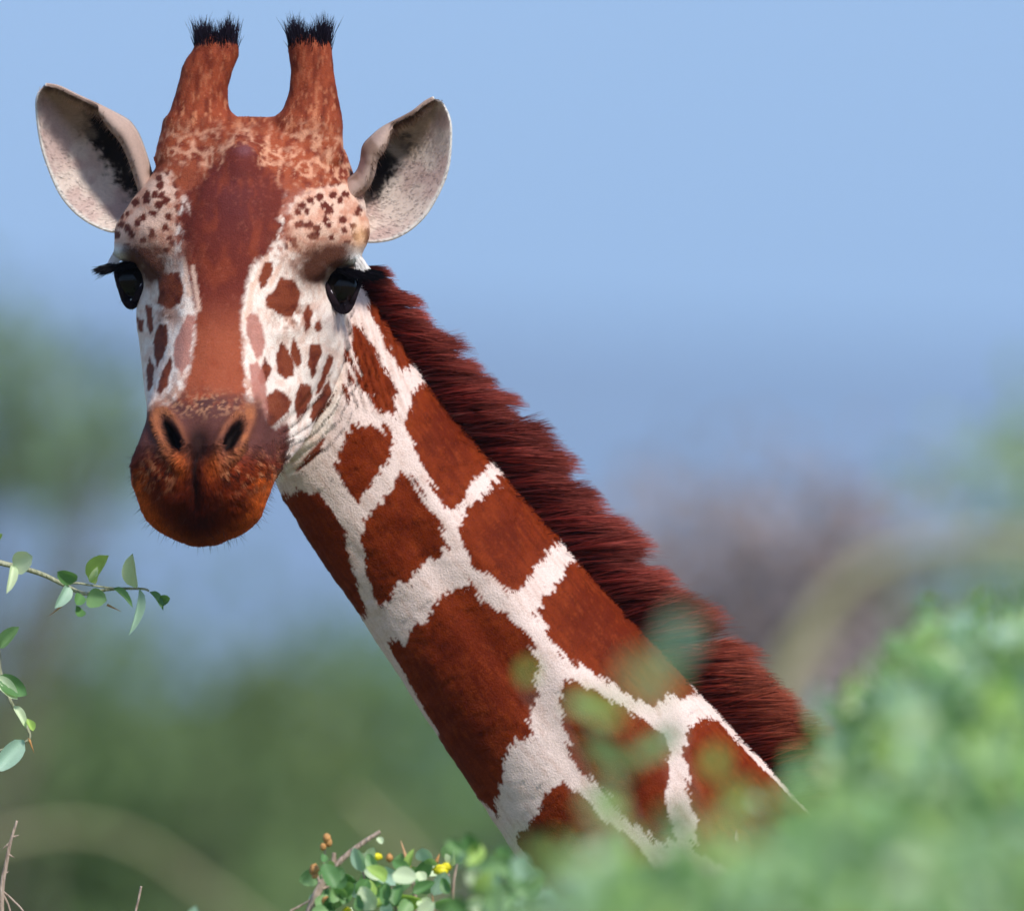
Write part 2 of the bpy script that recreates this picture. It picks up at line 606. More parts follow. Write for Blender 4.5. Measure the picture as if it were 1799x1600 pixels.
def vnoise(x, y, k=0):
    ix, iy = np.floor(x), np.floor(y)
    fx, fy = x - ix, y - iy
    fx, fy = fx * fx * (3 - 2 * fx), fy * fy * (3 - 2 * fy)
    a, b = hash2(ix, iy, k), hash2(ix + 1, iy, k)
    c, d = hash2(ix, iy + 1, k), hash2(ix + 1, iy + 1, k)
    return (a * (1 - fx) + b * fx) * (1 - fy) + (c * (1 - fx) + d * fx) * fy


def fbm(x, y, k=0, o=3):
    r, amp, tot = 0, 1.0, 0
    for i in range(o):
        r = r + amp * vnoise(x * 2 ** i, y * 2 ** i, k + 13 * i)
        tot += amp
        amp *= 0.55
    return r / tot


def voro(x, y, cell, k=0, jit=0.8):
    """F1, F2 of jittered grid cells, in the units of x"""
    gx, gy = x / cell, y / cell
    ix, iy = np.floor(gx), np.floor(gy)
    f1 = np.full(x.shape, 9.0); f2 = np.full(x.shape, 9.0)
    for dx in (-1, 0, 1):
        for dy in (-1, 0, 1):
            cx = ix + dx + 0.5 + jit * (hash2(ix + dx, iy + dy, k) - .5)
            cy = iy + dy + 0.5 + jit * (hash2(ix + dx, iy + dy, k + 5) - .5)
            d = np.hypot(gx - cx, gy - cy)
            n1 = np.minimum(f1, d)
            f2 = np.where(d < f1, f1, np.minimum(f2, d))
            f1 = n1
    return f1 * cell, f2 * cell


def to_px(v):
    return v[:, 0] * PPM + 899.5, 800.0 - v[:, 1] * PPM


# the neck patches unrolled once: (arc length, angle * half-width)
def unroll(px, py):
    s, u = neck_coords(np.asarray(px, float), np.asarray(py, float))
    hw = np.interp(s, NSARC, NK[:, 2])
    th = np.arcsin(np.clip(u, -1, 1))
    return s, th, hw, u


NECK_UN = []
for _p in NECK_PATCH:
    _a = np.array(_p, float)
    _s, _th, _hw, _u = unroll(_a[:, 0], _a[:, 1])
    _th = np.where(np.abs(_u) > 0.985, np.sign(_u) * 1.95, _th)
    NECK_UN.append(np.stack([_s, _th * _hw], axis=-1))

_sr = np.random.default_rng(3)
BODY_SEEDS = None

C_CREAM = lin(231, 208, 199)
C_WHITE = lin(240, 228, 220)
C_PATCH = lin(120, 43, 12)
C_PATCH_D = lin(92, 26, 6)
C_PATCH_L = lin(142, 60, 22)


def mixc(a, b, t):
    t = np.clip(t, 0, 1)[:, None]
    return a * (1 - t) + b * t


def neck_color(v, nz):
    """coat colour for neck and body points (view metres, normal towards camera)"""
    px, py = to_px(v)
    s, th, hw, u = unroll(px, py)
    back = nz < 0
    th = np.where(back, np.sign(u + 1e-6) * math.pi - th, th)
    vv = th * hw
    jag = 15 * (fbm(vv / 5.2, s / 34, 2, 2) - .5) * 2 * .8 + 4 * (fbm(px / 5, py / 5, 4, 2) - .5) + 7 * (fbm(px / 26, py / 26, 4, 2) - .5)
    d = np.full(len(px), 1e3)
    m = (py < 1640) & (np.abs(th) < 1.95)
    if m.any():
        dm = np.full(m.sum(), 1e3)
        for poly in NECK_UN:
            lo, hi = poly.min(0) - 40, poly.max(0) + 40
            q = (s[m] > lo[0]) & (s[m] < hi[0]) & (vv[m] > lo[1]) & (vv[m] < hi[1])
            if q.any():
                dm[q] = np.minimum(dm[q], sdf_poly(s[m][q], vv[m][q], poly))
        d[m] = dm
    g = ~m
    if g.any():
        f1, f2 = voro(s[g] * 0.9 + 40, np.where(py[g] > 1640, vv[g], vv[g] * 1.0) + 31, 175.0, 9, 0.75)
        d[g] = -(f2 - f1) / 2 + 15
    d = d + jag
    br = mixc(np.tile(C_PATCH, (len(px), 1)), C_PATCH_D, smoothstep(10, 70, -d) * 0.75 * (0.4 + 1.0 * fbm(px / 60, py / 60, 21)))
    br = mixc(br, C_PATCH_L, smoothstep(.5, .75, fbm(vv / 4, s / 18, 31, 3)) * .5)
    br = mixc(br, C_PATCH_D * .75, smoothstep(.52, .75, fbm(vv / 5 + 9, s / 26, 37, 3)) * .5)
    br = mixc(br, C_PATCH_D * .8, smoothstep(.58, .85, fbm(px / 22, py / 60, 41, 3)) * .5)
    wh = mixc(np.tile(C_CREAM, (len(px), 1)), lin(204, 172, 158), smoothstep(.48, .8, fbm(vv / 6, s / 30, 51, 3)) * .6)
    return mixc(wh, br, smoothstep(1.2, -1.2, d))


def head_color(v, n):
    px, py = to_px(v)
    N = len(px)
    zl = v[:, 2]
    T = lambda c: np.tile(c, (N, 1))
    nz1 = fbm(px / 12, py / 12, 61, 3)
    nz2 = fbm(px / 4.5, py / 4.5, 71, 2)
    col = mixc(T(lin(244, 228, 216)), lin(228, 192, 174), smoothstep(.45, .8, nz1) * .7)
    col = mixc(col, lin(214, 176, 158), smoothstep(.5, .8, fbm(px / 5, py / 14, 63, 3)) * .55)
    col = mixc(col, lin(205, 188, 184), np.exp(-((px - 590) / 30) ** 2 - ((py - 560) / 26) ** 2) * .7 * nz1 * 1.6)
    # crown: russet with a pale broken net
    f1, f2 = voro(px + 16 * (fbm(px / 14, py / 14, 6) - .5), py + 16 * (fbm(px / 14, py / 14, 8) - .5), 26.0, 3, 0.9)
    net = smoothstep(9.5, 2.0, f2 - f1 + 7 * (nz2 - .5)) * smoothstep(.38, .62, fbm(px / 18, py / 18, 16)) * .8
    net = np.maximum(net, smoothstep(.56, .74, fbm(px / 4.2, py / 9.0, 17, 2)) * .65 * smoothstep(.4, .6, fbm(px / 34, py / 34, 19)))
    crown = mixc(T(lin(154, 76, 50)), lin(122, 52, 36), smoothstep(.4, .7, nz1))
    crown = mixc(crown, lin(226, 168, 136), net * .9)
    speck = smoothstep(.6, .8, nz2) * smoothstep(.35, .6, fbm(px / 30, py / 30, 26))
    crown = mixc(crown, lin(205, 150, 118), speck * .95 * np.exp(-((px - 455) / 110) ** 2) * smoothstep(170, 205, py))
    wcrown = smoothstep(372, 326, py + 22 * (nz1 - .5) - 26 * np.exp(-((px - 425) / 130) ** 2) * 0)
    col = mixc(col, crown, wcrown)
    # horns
    horn = mixc(T(lin(142, 66, 42)), lin(108, 44, 28), smoothstep(.4, .75, fbm(px / 8, py / 26, 81, 3)))
    horn = mixc(horn, lin(206, 134, 98), smoothstep(.55, .75, fbm(px / 3.6, py / 11, 83, 2)) * (.25 + .5 * smoothstep(130, 240, py)))
    col = mixc(col, horn, smoothstep(250, 195, py + 30 * (nz1 - .5)))
    # spotted brows
    for poly, sh in ((BROW_R, 0), (BROW_L, 7)):
        d = sdf_poly(px, py, poly) + 10 * (nz1 - .5)
        base = mixc(T(lin(226, 186, 164)), lin(200, 142, 118), smoothstep(.4, .8, nz1))
        f1, f2 = voro(px + sh, py, 20.5, 12, 0.9)
        f1 = f1 + 6 * (fbm(px / 16, py / 16, 14) - .5) + 4 * (nz2 - .5)
        base = mixc(base, lin(98, 44, 34), smoothstep(8.2, 5.2, f1 + 3.5 * (nz2 - .5)))
        col = mixc(col, base, smoothstep(6, -4, d))
    # blaze from the forehead knob down the nose
    d = sdf_poly(px, py, BLAZE) + (10 + 26 * smoothstep(470, 420, py)) * (nz1 - .5) + 7 * (nz2 - .5)
    up = smoothstep(610, 500, py)
    bl = mixc(T(lin(150, 76, 52)), lin(106, 43, 33), up)
    bl = mixc(bl, lin(92, 42, 42), np.exp(-((px - 410) / 52) ** 2 - ((py - 350) / 75) ** 2) * .8)
    bl = mixc(bl, lin(138, 62, 40), smoothstep(.5, .8, fbm(px / 18, py / 40, 91, 3)) * .6)
    bl = mixc(bl, lin(180, 108, 86), smoothstep(.62, .85, nz2) * .16)
    bl = mixc(bl, lin(120, 76, 82), np.exp(-((px - 430) / 14) ** 2 - ((py - 264) / 10) ** 2) * .8)
    halo = smoothstep(34, 2, d) * smoothstep(478, 440, py) * smoothstep(300, 330, py)
    col = mixc(col, lin(150, 78, 58), halo * smoothstep(.36, .56, fbm(px / 9, py / 11, 95, 3)) * .95)
    side = smoothstep(46, 4, d) * smoothstep(640, 680, py) * (zl > 0)
    col = mixc(col, lin(186, 132, 108), side * smoothstep(.4, .6, fbm(px / 8, py / 8, 97, 3)) * .8)
    col = mixc(col, bl, smoothstep(5, -7, d))
    # pale streaks beside the bridge
    for (ax, ay, bx, by, w) in ((352, 545, 340, 470, 4), (334, 520, 324, 455, 4), (436, 560, 446, 500, 5), (447, 505, 470, 455, 5), (476, 500, 492, 470, 5)):
        t = np.clip(((px - ax) * (bx - ax) + (py - ay) * (by - ay)) / ((bx - ax) ** 2 + (by - ay) ** 2), 0, 1)
        dd = np.hypot(px - ax - t * (bx - ax), py - ay - t * (by - ay)) + 4 * (nz2 - .5)
        col = mixc(col, lin(228, 190, 170), smoothstep(w + 2, w - 2.5, dd) * .85)
    # mottled tan skin between the brows, the eyes and the bridge
    for ex, ey, sx, sy in ((545, 458, 46, 42), (275, 462, 44, 40), (520, 555, 40, 30), (295, 552, 28, 26)):
        g = np.exp(-(((px - ex) / sx) ** 2 + ((py - ey) / sy) ** 2))
        col = mixc(col, lin(176, 120, 96), g * smoothstep(.34, .6, fbm(px / 7, py / 10, 131, 3)) * .85)
        col = mixc(col, lin(112, 66, 50), g * smoothstep(.55, .7, fbm(px / 6, py / 6, 137, 3)) * .7)
    # cheeks
    cj = 4 * (nz2 - .5) + 4 * (nz1 - .5)
    dmin = np.full(N, 1e3)
    for poly in CHEEK_PATCH:
        P = np.array(poly)
        q = (px > P[:, 0].min() - 15) & (px < P[:, 0].max() + 15) & (py > P[:, 1].min() - 15) & (py < P[:, 1].max() + 15)
        if q.any():
            dmin[q] = np.minimum(dmin[q], sdf_poly(px[q], py[q], poly))
    ch = mixc(T(lin(128, 62, 40)), lin(100, 42, 28), smoothstep(.4, .8, nz1))
    col = mixc(col, ch, smoothstep(2.0, -2.0, dmin + cj - 1.3))
    for poly in PINK_PATCH:
        col = mixc(col, lin(176, 112, 98), smoothstep(2.5, -2.5, sdf_poly(px, py, poly) + cj) * .9)
    # bare dark skin above and before the eyes, with brow shade painted in
    for ex, ey, sx, sy in ((588, 452, 46, 23), (244, 452, 48, 24), (552, 476, 28, 24), (268, 476, 28, 20)):
        g = np.exp(-(((px - ex) / sx) ** 2 + ((py - ey) / sy) ** 2))
        col = mixc(col, lin(84, 50, 38), g * 1.7 * (0.55 + .8 * nz1))
    for ex, ey, r in ((634, 460, 16), (195, 450, 17)):
        col = mixc(col, lin(252, 248, 244), 1.5 * np.exp(-(((px - ex) / r) ** 2 + ((py - ey) / (r * .9)) ** 2)) * 1.2)
    # right of the eye: pale ochre edge of the brow
    col = mixc(col, lin(232, 178, 132), np.exp(-(((px - 632) / 12) ** 2 + ((py - 415) / 22) ** 2)) * .8)
    # muzzle
    front = smoothstep(.035, .075, zl)
    mz = smoothstep(690, 722, py + 26 * (nz1 - .5) - 40 * smoothstep(85, 120, np.abs(px - 366))) * front
    rr = np.hypot((px - 360) / 120, (py - 848) / 108)
    ax = np.abs(px - 352)
    low = smoothstep(805, 850, py)
    mus = mixc(T(lin(126, 46, 18)), lin(220, 102, 40), smoothstep(.62, .95, rr + .3 * (nz1 - .5)) * low)  # orange rim fur, its colour brightened for fill light from below
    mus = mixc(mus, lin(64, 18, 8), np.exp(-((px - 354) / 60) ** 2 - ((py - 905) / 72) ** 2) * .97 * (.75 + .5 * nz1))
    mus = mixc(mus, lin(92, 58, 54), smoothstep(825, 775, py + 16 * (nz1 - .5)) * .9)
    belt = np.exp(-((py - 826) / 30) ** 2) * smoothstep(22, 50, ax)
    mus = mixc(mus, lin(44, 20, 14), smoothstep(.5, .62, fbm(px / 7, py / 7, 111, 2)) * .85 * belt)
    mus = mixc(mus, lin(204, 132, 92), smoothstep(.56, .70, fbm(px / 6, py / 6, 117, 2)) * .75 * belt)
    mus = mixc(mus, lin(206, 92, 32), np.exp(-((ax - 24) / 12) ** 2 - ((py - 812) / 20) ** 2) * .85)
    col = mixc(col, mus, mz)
    dk = np.exp(-((px - 366) / 78) ** 2 - ((py - 712) / 20) ** 2) * front
    col = mixc(col, lin(84, 52, 50), dk * smoothstep(.3, .6, nz1) * 1.1)
    col = mixc(col, lin(190, 136, 104), dk * smoothstep(.5, .7, nz2) * .8)
    for cx, sg in ((308, 1), (414, -1)):
        ca, sa = math.cos(math.radians(60)), math.sin(math.radians(60))
        X, Y = (px - cx) * sg, py - 766
        a, b = (X * ca + Y * sa) / 33.0, (-X * sa + Y * ca) / 13.0
        r = np.hypot(a, b)
        rim = np.exp(-((r - 1.45) / .5) ** 2) * front
        col = mixc(col, lin(188, 112, 68), rim * .62 * (0.15 + 1.1 * nz1) * (0.6 + .6 * smoothstep(-20, 25, (cx - px) * (1 if cx < 360 else -1))))
        col = mixc(col, lin(22, 13, 12), smoothstep(1.12, .8, r) * front)
    col = mixc(col, lin(40, 20, 17), 1.25 * np.exp(-((px - 355) / 23) ** 2 - ((py - 780) / 32) ** 2) * front)
    col = mixc(col, lin(36, 14, 10), np.exp(-((px - 349) / 9) ** 2) * smoothstep(785, 800, py) * smoothstep(900, 850, py) * front)
    return np.clip(col, 0.004, 0.9)


def coat(v, n):
    """colour of any coat point; decides between head and neck"""
    px, py = to_px(v)
    z = v[:, 2]
    # behind-the-jaw line on the photo's right side
    jaw = np.interp(py, [430, 490, 560, 640, 700, 760, 800, 835, 860, 2000], [660, 640, 606, 600, 596, 574, 556, 512, 470, 300])
    isneck = (px > jaw) & (py > 470) & (z < 0.02) | (py > 965) | ((z < -0.2) & (py > 470))
    out = np.zeros((len(px), 3))
    if isneck.any():
        out[isneck] = neck_color(v[isneck], n[isneck, 2])
    if (~isneck).any():
        out[~isneck] = head_color(v[~isneck], n[~isneck])
    return out, isneck


# ---------------------------------------------------------------- the giraffe: body
def remesh(parts, voxel, name):
    mb_v, mb_f = [], []
    for v, f in parts:
        b = len(mb_v)
        mb_v.extend([tuple(p) for p in v])
        mb_f.extend([tuple(i + b for i in q) for q in f])
    me = bpy.data.meshes.new(name)
    me.from_pydata(mb_v, [], mb_f)
    o = bpy.data.objects.new(name, me)
    COL.objects.link(o)
    m = o.modifiers.new('r', 'REMESH')
    m.mode = 'VOXEL'
    m.voxel_size = voxel
    s = o.modifiers.new('s', 'SMOOTH')
    s.factor = 0.5
    s.iterations = 6
    dg = bpy.context.evaluated_depsgraph_get()
    ev = o.evaluated_get(dg)
    em = ev.to_mesh()
    nv = len(em.vertices)
    co = np.empty(nv * 3, dtype=np.float32)
    em.vertices.foreach_get('co', co)
    nl = len(em.loops)
    li = np.empty(nl, dtype=np.int32)
    em.loops.foreach_get('vertex_index', li)
    tot = np.empty(len(em.polygons), dtype=np.int32)
    em.polygons.foreach_get('loop_total', tot)
    ev.to_mesh_clear()
    bpy.data.objects.remove(o)
    bpy.data.meshes.remove(me)
    assert (tot == 4).all()
    return co.reshape(-1, 3).astype(float), li.reshape(-1, 4)


def vnormals(v, q):
    fn = np.cross(v[q[:, 2]] - v[q[:, 0]], v[q[:, 3]] - v[q[:, 1]])
    n = np.zeros_like(v)
    for k in range(4):
        np.add.at(n, q[:, k], fn)
    return n / (np.linalg.norm(n, axis=1, keepdims=True) + 1e-15)


EYES = [(600, 503, 1), (224, 494, -1)]


def displace(v, q):
    n = vnormals(v, q)
    px, py = to_px(v)
    z = v[:, 2]
    d = np.zeros(len(v))
    front = smoothstep(.035, .075, z) * smoothstep(-.1, .3, n[:, 2])
    # nostrils with raised rims
    for cx, sg in ((308, 1), (414, -1)):
        ca, sa = math.cos(math.radians(60)), math.sin(math.radians(60))
        X, Y = (px - cx) * sg, py - 766
        a, b = (X * ca + Y * sa) / 30.0, (-X * sa + Y * ca) / 11.0
        r = np.hypot(a, b)
        d += front * (-.022 * smoothstep(1.15, .45, r) + .0062 * np.exp(-((r - 1.75) / .7) ** 2))
    d += front * -.010 * np.exp(-((px - 357) / 24) ** 2) * np.exp(-((py - 772) / 36) ** 2)
    d += front * -.006 * np.exp(-((px - 349) / 7) ** 2) * smoothstep(790, 806, py) * smoothstep(905, 860, py)
    # mouth corner fold low on both sides
    my = 868 - 0.0028 * (px - 352) ** 2
    d += front * -.0008 * np.exp(-((py - my) / 5) ** 2) * smoothstep(22, 60, np.abs(px - 352))
    # soft lumps of the lips and brows
    d += front * .004 * (fbm(px / 22, py / 22, 5) - .5) * smoothstep(780, 810, py)
    head = smoothstep(960, 900, py)
    d += .0035 * (fbm(px / 38 + 4, py / 38, 15, 3) - .5) * head
    # knob on the forehead
    d += .016 * np.exp(-((px - 426) / 34) ** 2 - ((py - 275) / 34) ** 2) * (n[:, 2] > 0)
    # bony ridge from the eye to the nose, hollow beneath
    d += .003 * np.exp(-((py - (548 + (600 - px) * .35)) / 18) ** 2) * smoothstep(470, 500, px) * smoothstep(600, 570, px) * (z > -.1)
    d -= .007 * np.exp(-((px - 505) / 32) ** 2 - ((py - 640) / 70) ** 2) * (z > -.1)
    d -= .004 * np.exp(-((px - 448) / 10) ** 2 - ((py - 600) / 60) ** 2) * (z > 0)
    # eye sockets
    for ex, ey, sg in EYES:
        r = np.hypot((px - ex) / 34, (py - ey) / 36)
        d -= .014 * np.exp(-r ** 2) * (n[:, 2] > -.6) * (z > -.14)
        d += .006 * np.exp(-((r - 1.35) / .4) ** 2) * smoothstep(ey - 2, ey - 26, py) * (z > -.16)
    for ex, ey in ((634, 460), (195, 450)):
        d += .0015 * np.exp(-((px - ex) / 14) ** 2 - ((py - ey) / 11) ** 2) * (z > -.16)
    # throat folds running round the jaw
    rr = np.hypot(px - 415, (py - 585) * 0.92) + 7 * (fbm(px / 30, py / 30, 77) - .5) * 2
    reg = smoothstep(150, 172, rr) * smoothstep(262, 222, rr) * smoothstep(480, 500, px) * smoothstep(470, 540, py) * (n[:, 2] > -.2)
    fold = np.sin(rr / 15.5 * 2 * math.pi)
    d += reg * .0011 * fold * smoothstep(560, 660, py)
    # upright pleats below the ear
    pl = np.sin((px - (py - 570) * .28) / 13.0 * 2 * math.pi)
    reg2 = smoothstep(596, 612, px) * smoothstep(735, 700, px) * smoothstep(500, 560, py) * smoothstep(740, 690, py)
    d += reg2 * .0018 * pl
    # neck: long soft muscles and shallow ripples
    nk = smoothstep(900, 980, py) + smoothstep(700, 760, px) * (py < 980)
    s, u = neck_coords(px, py)
    d += np.clip(nk, 0, 1) * (.006 * np.exp(-((u - .25) / .16) ** 2) - .005 * np.exp(-((u + .15) / .14) ** 2) + .005 * (fbm(s / 130, u * 2.2, 33, 3) - .5) + .002 * (fbm(s / 22, u * 6, 35, 2) - .5))
    return v + n * d[:, None]


def body_parts():
    """trunk and legs below the frame, in world metres; the animal stands on the ground"""
    parts = []
    tr = []
    spine = [(0.42, .24, 2.60, .22, .17), (0.56, .24, 2.44, .33, .22), (0.75, .24, 2.30, .42, .29), (1.00, .24, 2.20, .45, .34), (1.35, .24, 2.10, .45, .36), (1.70, .24, 2.04, .41, .33), (1.95, .24, 2.02, .33, .27), (2.08, .24, 2.02, .18, .14)]
    sp = cr(spine, 50, closed=False)
    for x, y, z, rz, ry in sp:
        th = np.linspace(0, 2 * math.pi, 48, endpoint=False)
        tr.append(np.stack([np.full(48, x), y + ry * np.cos(th), z + rz * np.sin(th)], axis=-1))
    parts.append(loft(tr))
    for lx, front in ((0.80, True), (1.80, False)):
        for sy in (-1, 1):
            y = .24 + sy * .17
            if front:
                pts = [(lx, y, 2.15, .17), (lx + .02, y, 1.75, .13), (lx + .02, y, 1.35, .085), (lx, y, 1.0, .068), (lx, y, .92, .072), (lx, y, .84, .055), (lx + .01, y, .5, .043), (lx + .01, y, .22, .045), (lx, y, .14, .055), (lx - .05, y, .07, .07), (lx - .06, y, .0, .075)]
            else:
                pts = [(lx, y, 2.05, .21), (lx - .06, y, 1.70, .17), (lx + .0, y, 1.38, .105), (lx + .10, y, 1.08, .07), (lx + .10, y, .98, .066), (lx + .07, y, .84, .053), (lx + .05, y, .5, .044), (lx + .04, y, .22, .046), (lx + .02, y, .14, .055), (lx - .03, y, .07, .07), (lx - .04, y, .0, .075)]
            P = cr(pts, 60, closed=False)
            rings = []
            for x, yy, z, r in P:
                th = np.linspace(0, 2 * math.pi, 20, endpoint=False)
                rings.append(np.stack([x + r * np.cos(th), yy + r * .85 * np.sin(th), np.full(20, z)], axis=-1))
            parts.append(loft(rings))
    tail = cr([(2.05, .24, 2.12, .05), (2.16, .24, 1.98, .035), (2.19, .24, 1.6, .024), (2.20, .24, 1.2, .018)], 24, closed=False)
    parts.append(tube(tail[:, :3], tail[:, 3], 10))
    return parts


giraffe = empty('giraffe', (1.25, .24, 0.0))
tag(giraffe, 'reticulated giraffe with chestnut patches, horned head turned to face the viewer', 'giraffe')


def skin_mat():
    k = Nodes('giraffe_skin')
    at = k.n('ShaderNodeAttribute', attribute_name='Col')
    tc = k.n('ShaderNodeTexCoord')
    nz = k.n('ShaderNodeTexNoise', i_Scale=420.0, i_Detail=3.0)
    k.l(tc.outputs['Object'], nz.inputs['Vector'])
    r = k.ramp([(0.3, (.86, .86, .86)), (0.7, (1.06, 1.06, 1.06))])
    k.l(nz.outputs[0], r.inputs[0])
    k.l(k.mix(1.0, at.outputs['Color'], r.outputs[0], 'MULTIPLY'), k.p.inputs['Base Color'])
    k.p.inputs['Roughness'].default_value = 0.7
    k.p.inputs['Specular IOR Level'].default_value = 0.08
    b = k.n('ShaderNodeBump', i_Strength=0.5, i_Distance=0.002)
    k.l(nz.outputs[0], b.inputs['Height'])
    k.l(b.outputs[0], k.p.inputs['Normal'])
    return k.m


def fur_mat(name, use_n=True, rough=0.55, sheen=0.0, blend=0.91):
    k = Nodes(name)
    at = k.n('ShaderNodeAttribute', attribute_name='Col')
    k.l(at.outputs['Color'], k.p.inputs['Base Color'])
    k.p.inputs['Roughness'].default_value = rough
    k.p.inputs['Specular IOR Level'].default_value = 0.05
    k.p.inputs['Sheen Weight'].default_value = sheen
    k.p.inputs['Sheen Roughness'].default_value = 0.4
    if use_n:
        nn = k.n('ShaderNodeAttribute', attribute_name='surf_normal')
        ge = k.n('ShaderNodeNewGeometry')
        mx = k.n('ShaderNodeMix', data_type='VECTOR')
        mx.inputs[0].default_value = blend
        k.l(ge.outputs['Normal'], mx.inputs[4])
        k.l(nn.outputs['Vector'], mx.inputs[5])
        vn = k.n('ShaderNodeVectorMath', operation='NORMALIZE')
        k.l(mx.outputs[1], vn.inputs[0])
        k.l(vn.outputs[0], k.p.inputs['Normal'])
    return k.m


M_SKIN = skin_mat()
M_FUR = fur_mat('giraffe_fur')
M_HAIR = fur_mat('giraffe_hair', use_n=False, rough=0.45, sheen=0.0)

# fine head and neck, coarser trunk below the frame
fine_parts = [loft(build_head_rings())] + [loft(horn_rings(s, z)) for s, z in HORNS] + [loft(neck_rings(0, 350))]
HV, HQ = remesh(fine_parts, 0.0031, 'fine')
HV = displace(HV, HQ)
HN = vnormals(HV, HQ)
low_neck = [(V2W(np.array(v)), f) for v, f in [loft(neck_rings(300, NS))]]
BVv, BQ = remesh(low_neck + body_parts(), 0.014, 'coarse')
BN = vnormals(BVv, BQ)
hcol, _ = coat(HV, HN)
bv = W2V(BVv)
bn = np.stack([BN @ RV, BN @ UV, BN @ BV], axis=-1)
# trunk and legs: patches from seeds scattered over the hide
_seeds = BVv[np.random.default_rng(5).choice(len(BVv), 900, replace=False)]
_keep = []
for _p in _seeds:
    if all(((_p - k) ** 2).sum() > 0.15 ** 2 for k in _keep):
        _keep.append(_p)
_keep = np.array(_keep)
_d = np.sqrt(((BVv[:, None, :] - _keep[None]) ** 2).sum(-1)) if len(BVv) * len(_keep) < 4e7 else None
if _d is None:
    _d = np.concatenate([np.sqrt(((BVv[a:a + 5000, None, :] - _keep[None]) ** 2).sum(-1)) for a in range(0, len(BVv), 5000)])
_d.partition(1, axis=1)
_e = (_d[:, 1] - _d[:, 0])
bcol = mixc(np.tile(C_CREAM, (len(BVv), 1)), C_PATCH, smoothstep(.018, .030, _e))
bcol = mixc(bcol, C_CREAM, smoothstep(.75, .55, BVv[:, 2]))
bcol = mixc(bcol, lin(40, 30, 26), smoothstep(.10, .08, BVv[:, 2]))
allv = np.concatenate([V2W(HV), BVv])
allq = np.concatenate([HQ, BQ + len(HV)])
body = mobj('body', allv, allq, M_SKIN, giraffe)
set_color(body.data, np.concatenate([hcol, bcol]))


# ---- short coat hair on what can be seen of head and neck
def make_curves(name, pts, rad, col, nrm, mat, parent):
    """pts (N, K, 3) world, rad (N, K)"""
    N, K = pts.shape[:2]
    cu = bpy.data.hair_curves.new(name)
    cu.add_curves([K] * N)
    cu.attributes['position'].data.foreach_set('vector', pts.astype(np.float32).ravel())
    ra = cu.attributes.get('radius') or cu.attributes.new('radius', 'FLOAT', 'POINT')
    ra.data.foreach_set('value', rad.astype(np.float32).ravel())
    ca = cu.attributes.new('Col', 'FLOAT_COLOR', 'CURVE')
    c = np.ones((N, 4), dtype=np.float32)
    c[:, :3] = col
    ca.data.foreach_set('color', c.ravel())
    na = cu.attributes.new('surf_normal', 'FLOAT_VECTOR', 'CURVE')
    na.data.foreach_set('vector', nrm.astype(np.float32).ravel())
    cu.materials.append(mat)
    return link(bpy.data.objects.new(name, cu), parent)


def sample_surface(v, q, n, count, mask_fn, seed):
    r = np.random.default_rng(seed)
    tri = np.concatenate([q[:, [0, 1, 2]], q[:, [0, 2, 3]]])
    cen = v[tri].mean(1)
    ar = np.linalg.norm(np.cross(v[tri[:, 1]] - v[tri[:, 0]], v[tri[:, 2]] - v[tri[:, 0]]), axis=1)
    w = ar * mask_fn(cen, n[tri].mean(1))
    idx = r.choice(len(tri), count, p=w / w.sum())
    a, b = r.random(count), r.random(count)
    fl = a + b > 1
    a[fl], b[fl] = 1 - a[fl], 1 - b[fl]
    t = tri[idx]
    P = v[t[:, 0]] + a[:, None] * (v[t[:, 1]] - v[t[:, 0]]) + b[:, None] * (v[t[:, 2]] - v[t[:, 0]])
    Nn = n[t].mean(1)
    return P, Nn / np.linalg.norm(Nn, axis=1, keepdims=True)


def coat_density(c, n):
    px, py = to_px(c)
    w = smoothstep(-.45, -.1, n[:, 2]) * (py < 1660)
    w = w * np.where(py < 960, 1.25, 1.0)
    for cx in (308, 414):
        w = w * np.where((np.hypot((px - cx) / 18, (py - 766) / 26) < 1) & (c[:, 2] > .03), 0.15, 1)
    for ex, ey, sg in EYES:
        w = w * np.where((np.hypot((px - ex) / 32, (py - ey) / 34) < 1) & (c[:, 2] > -.16), 0.0, 1)
    return w


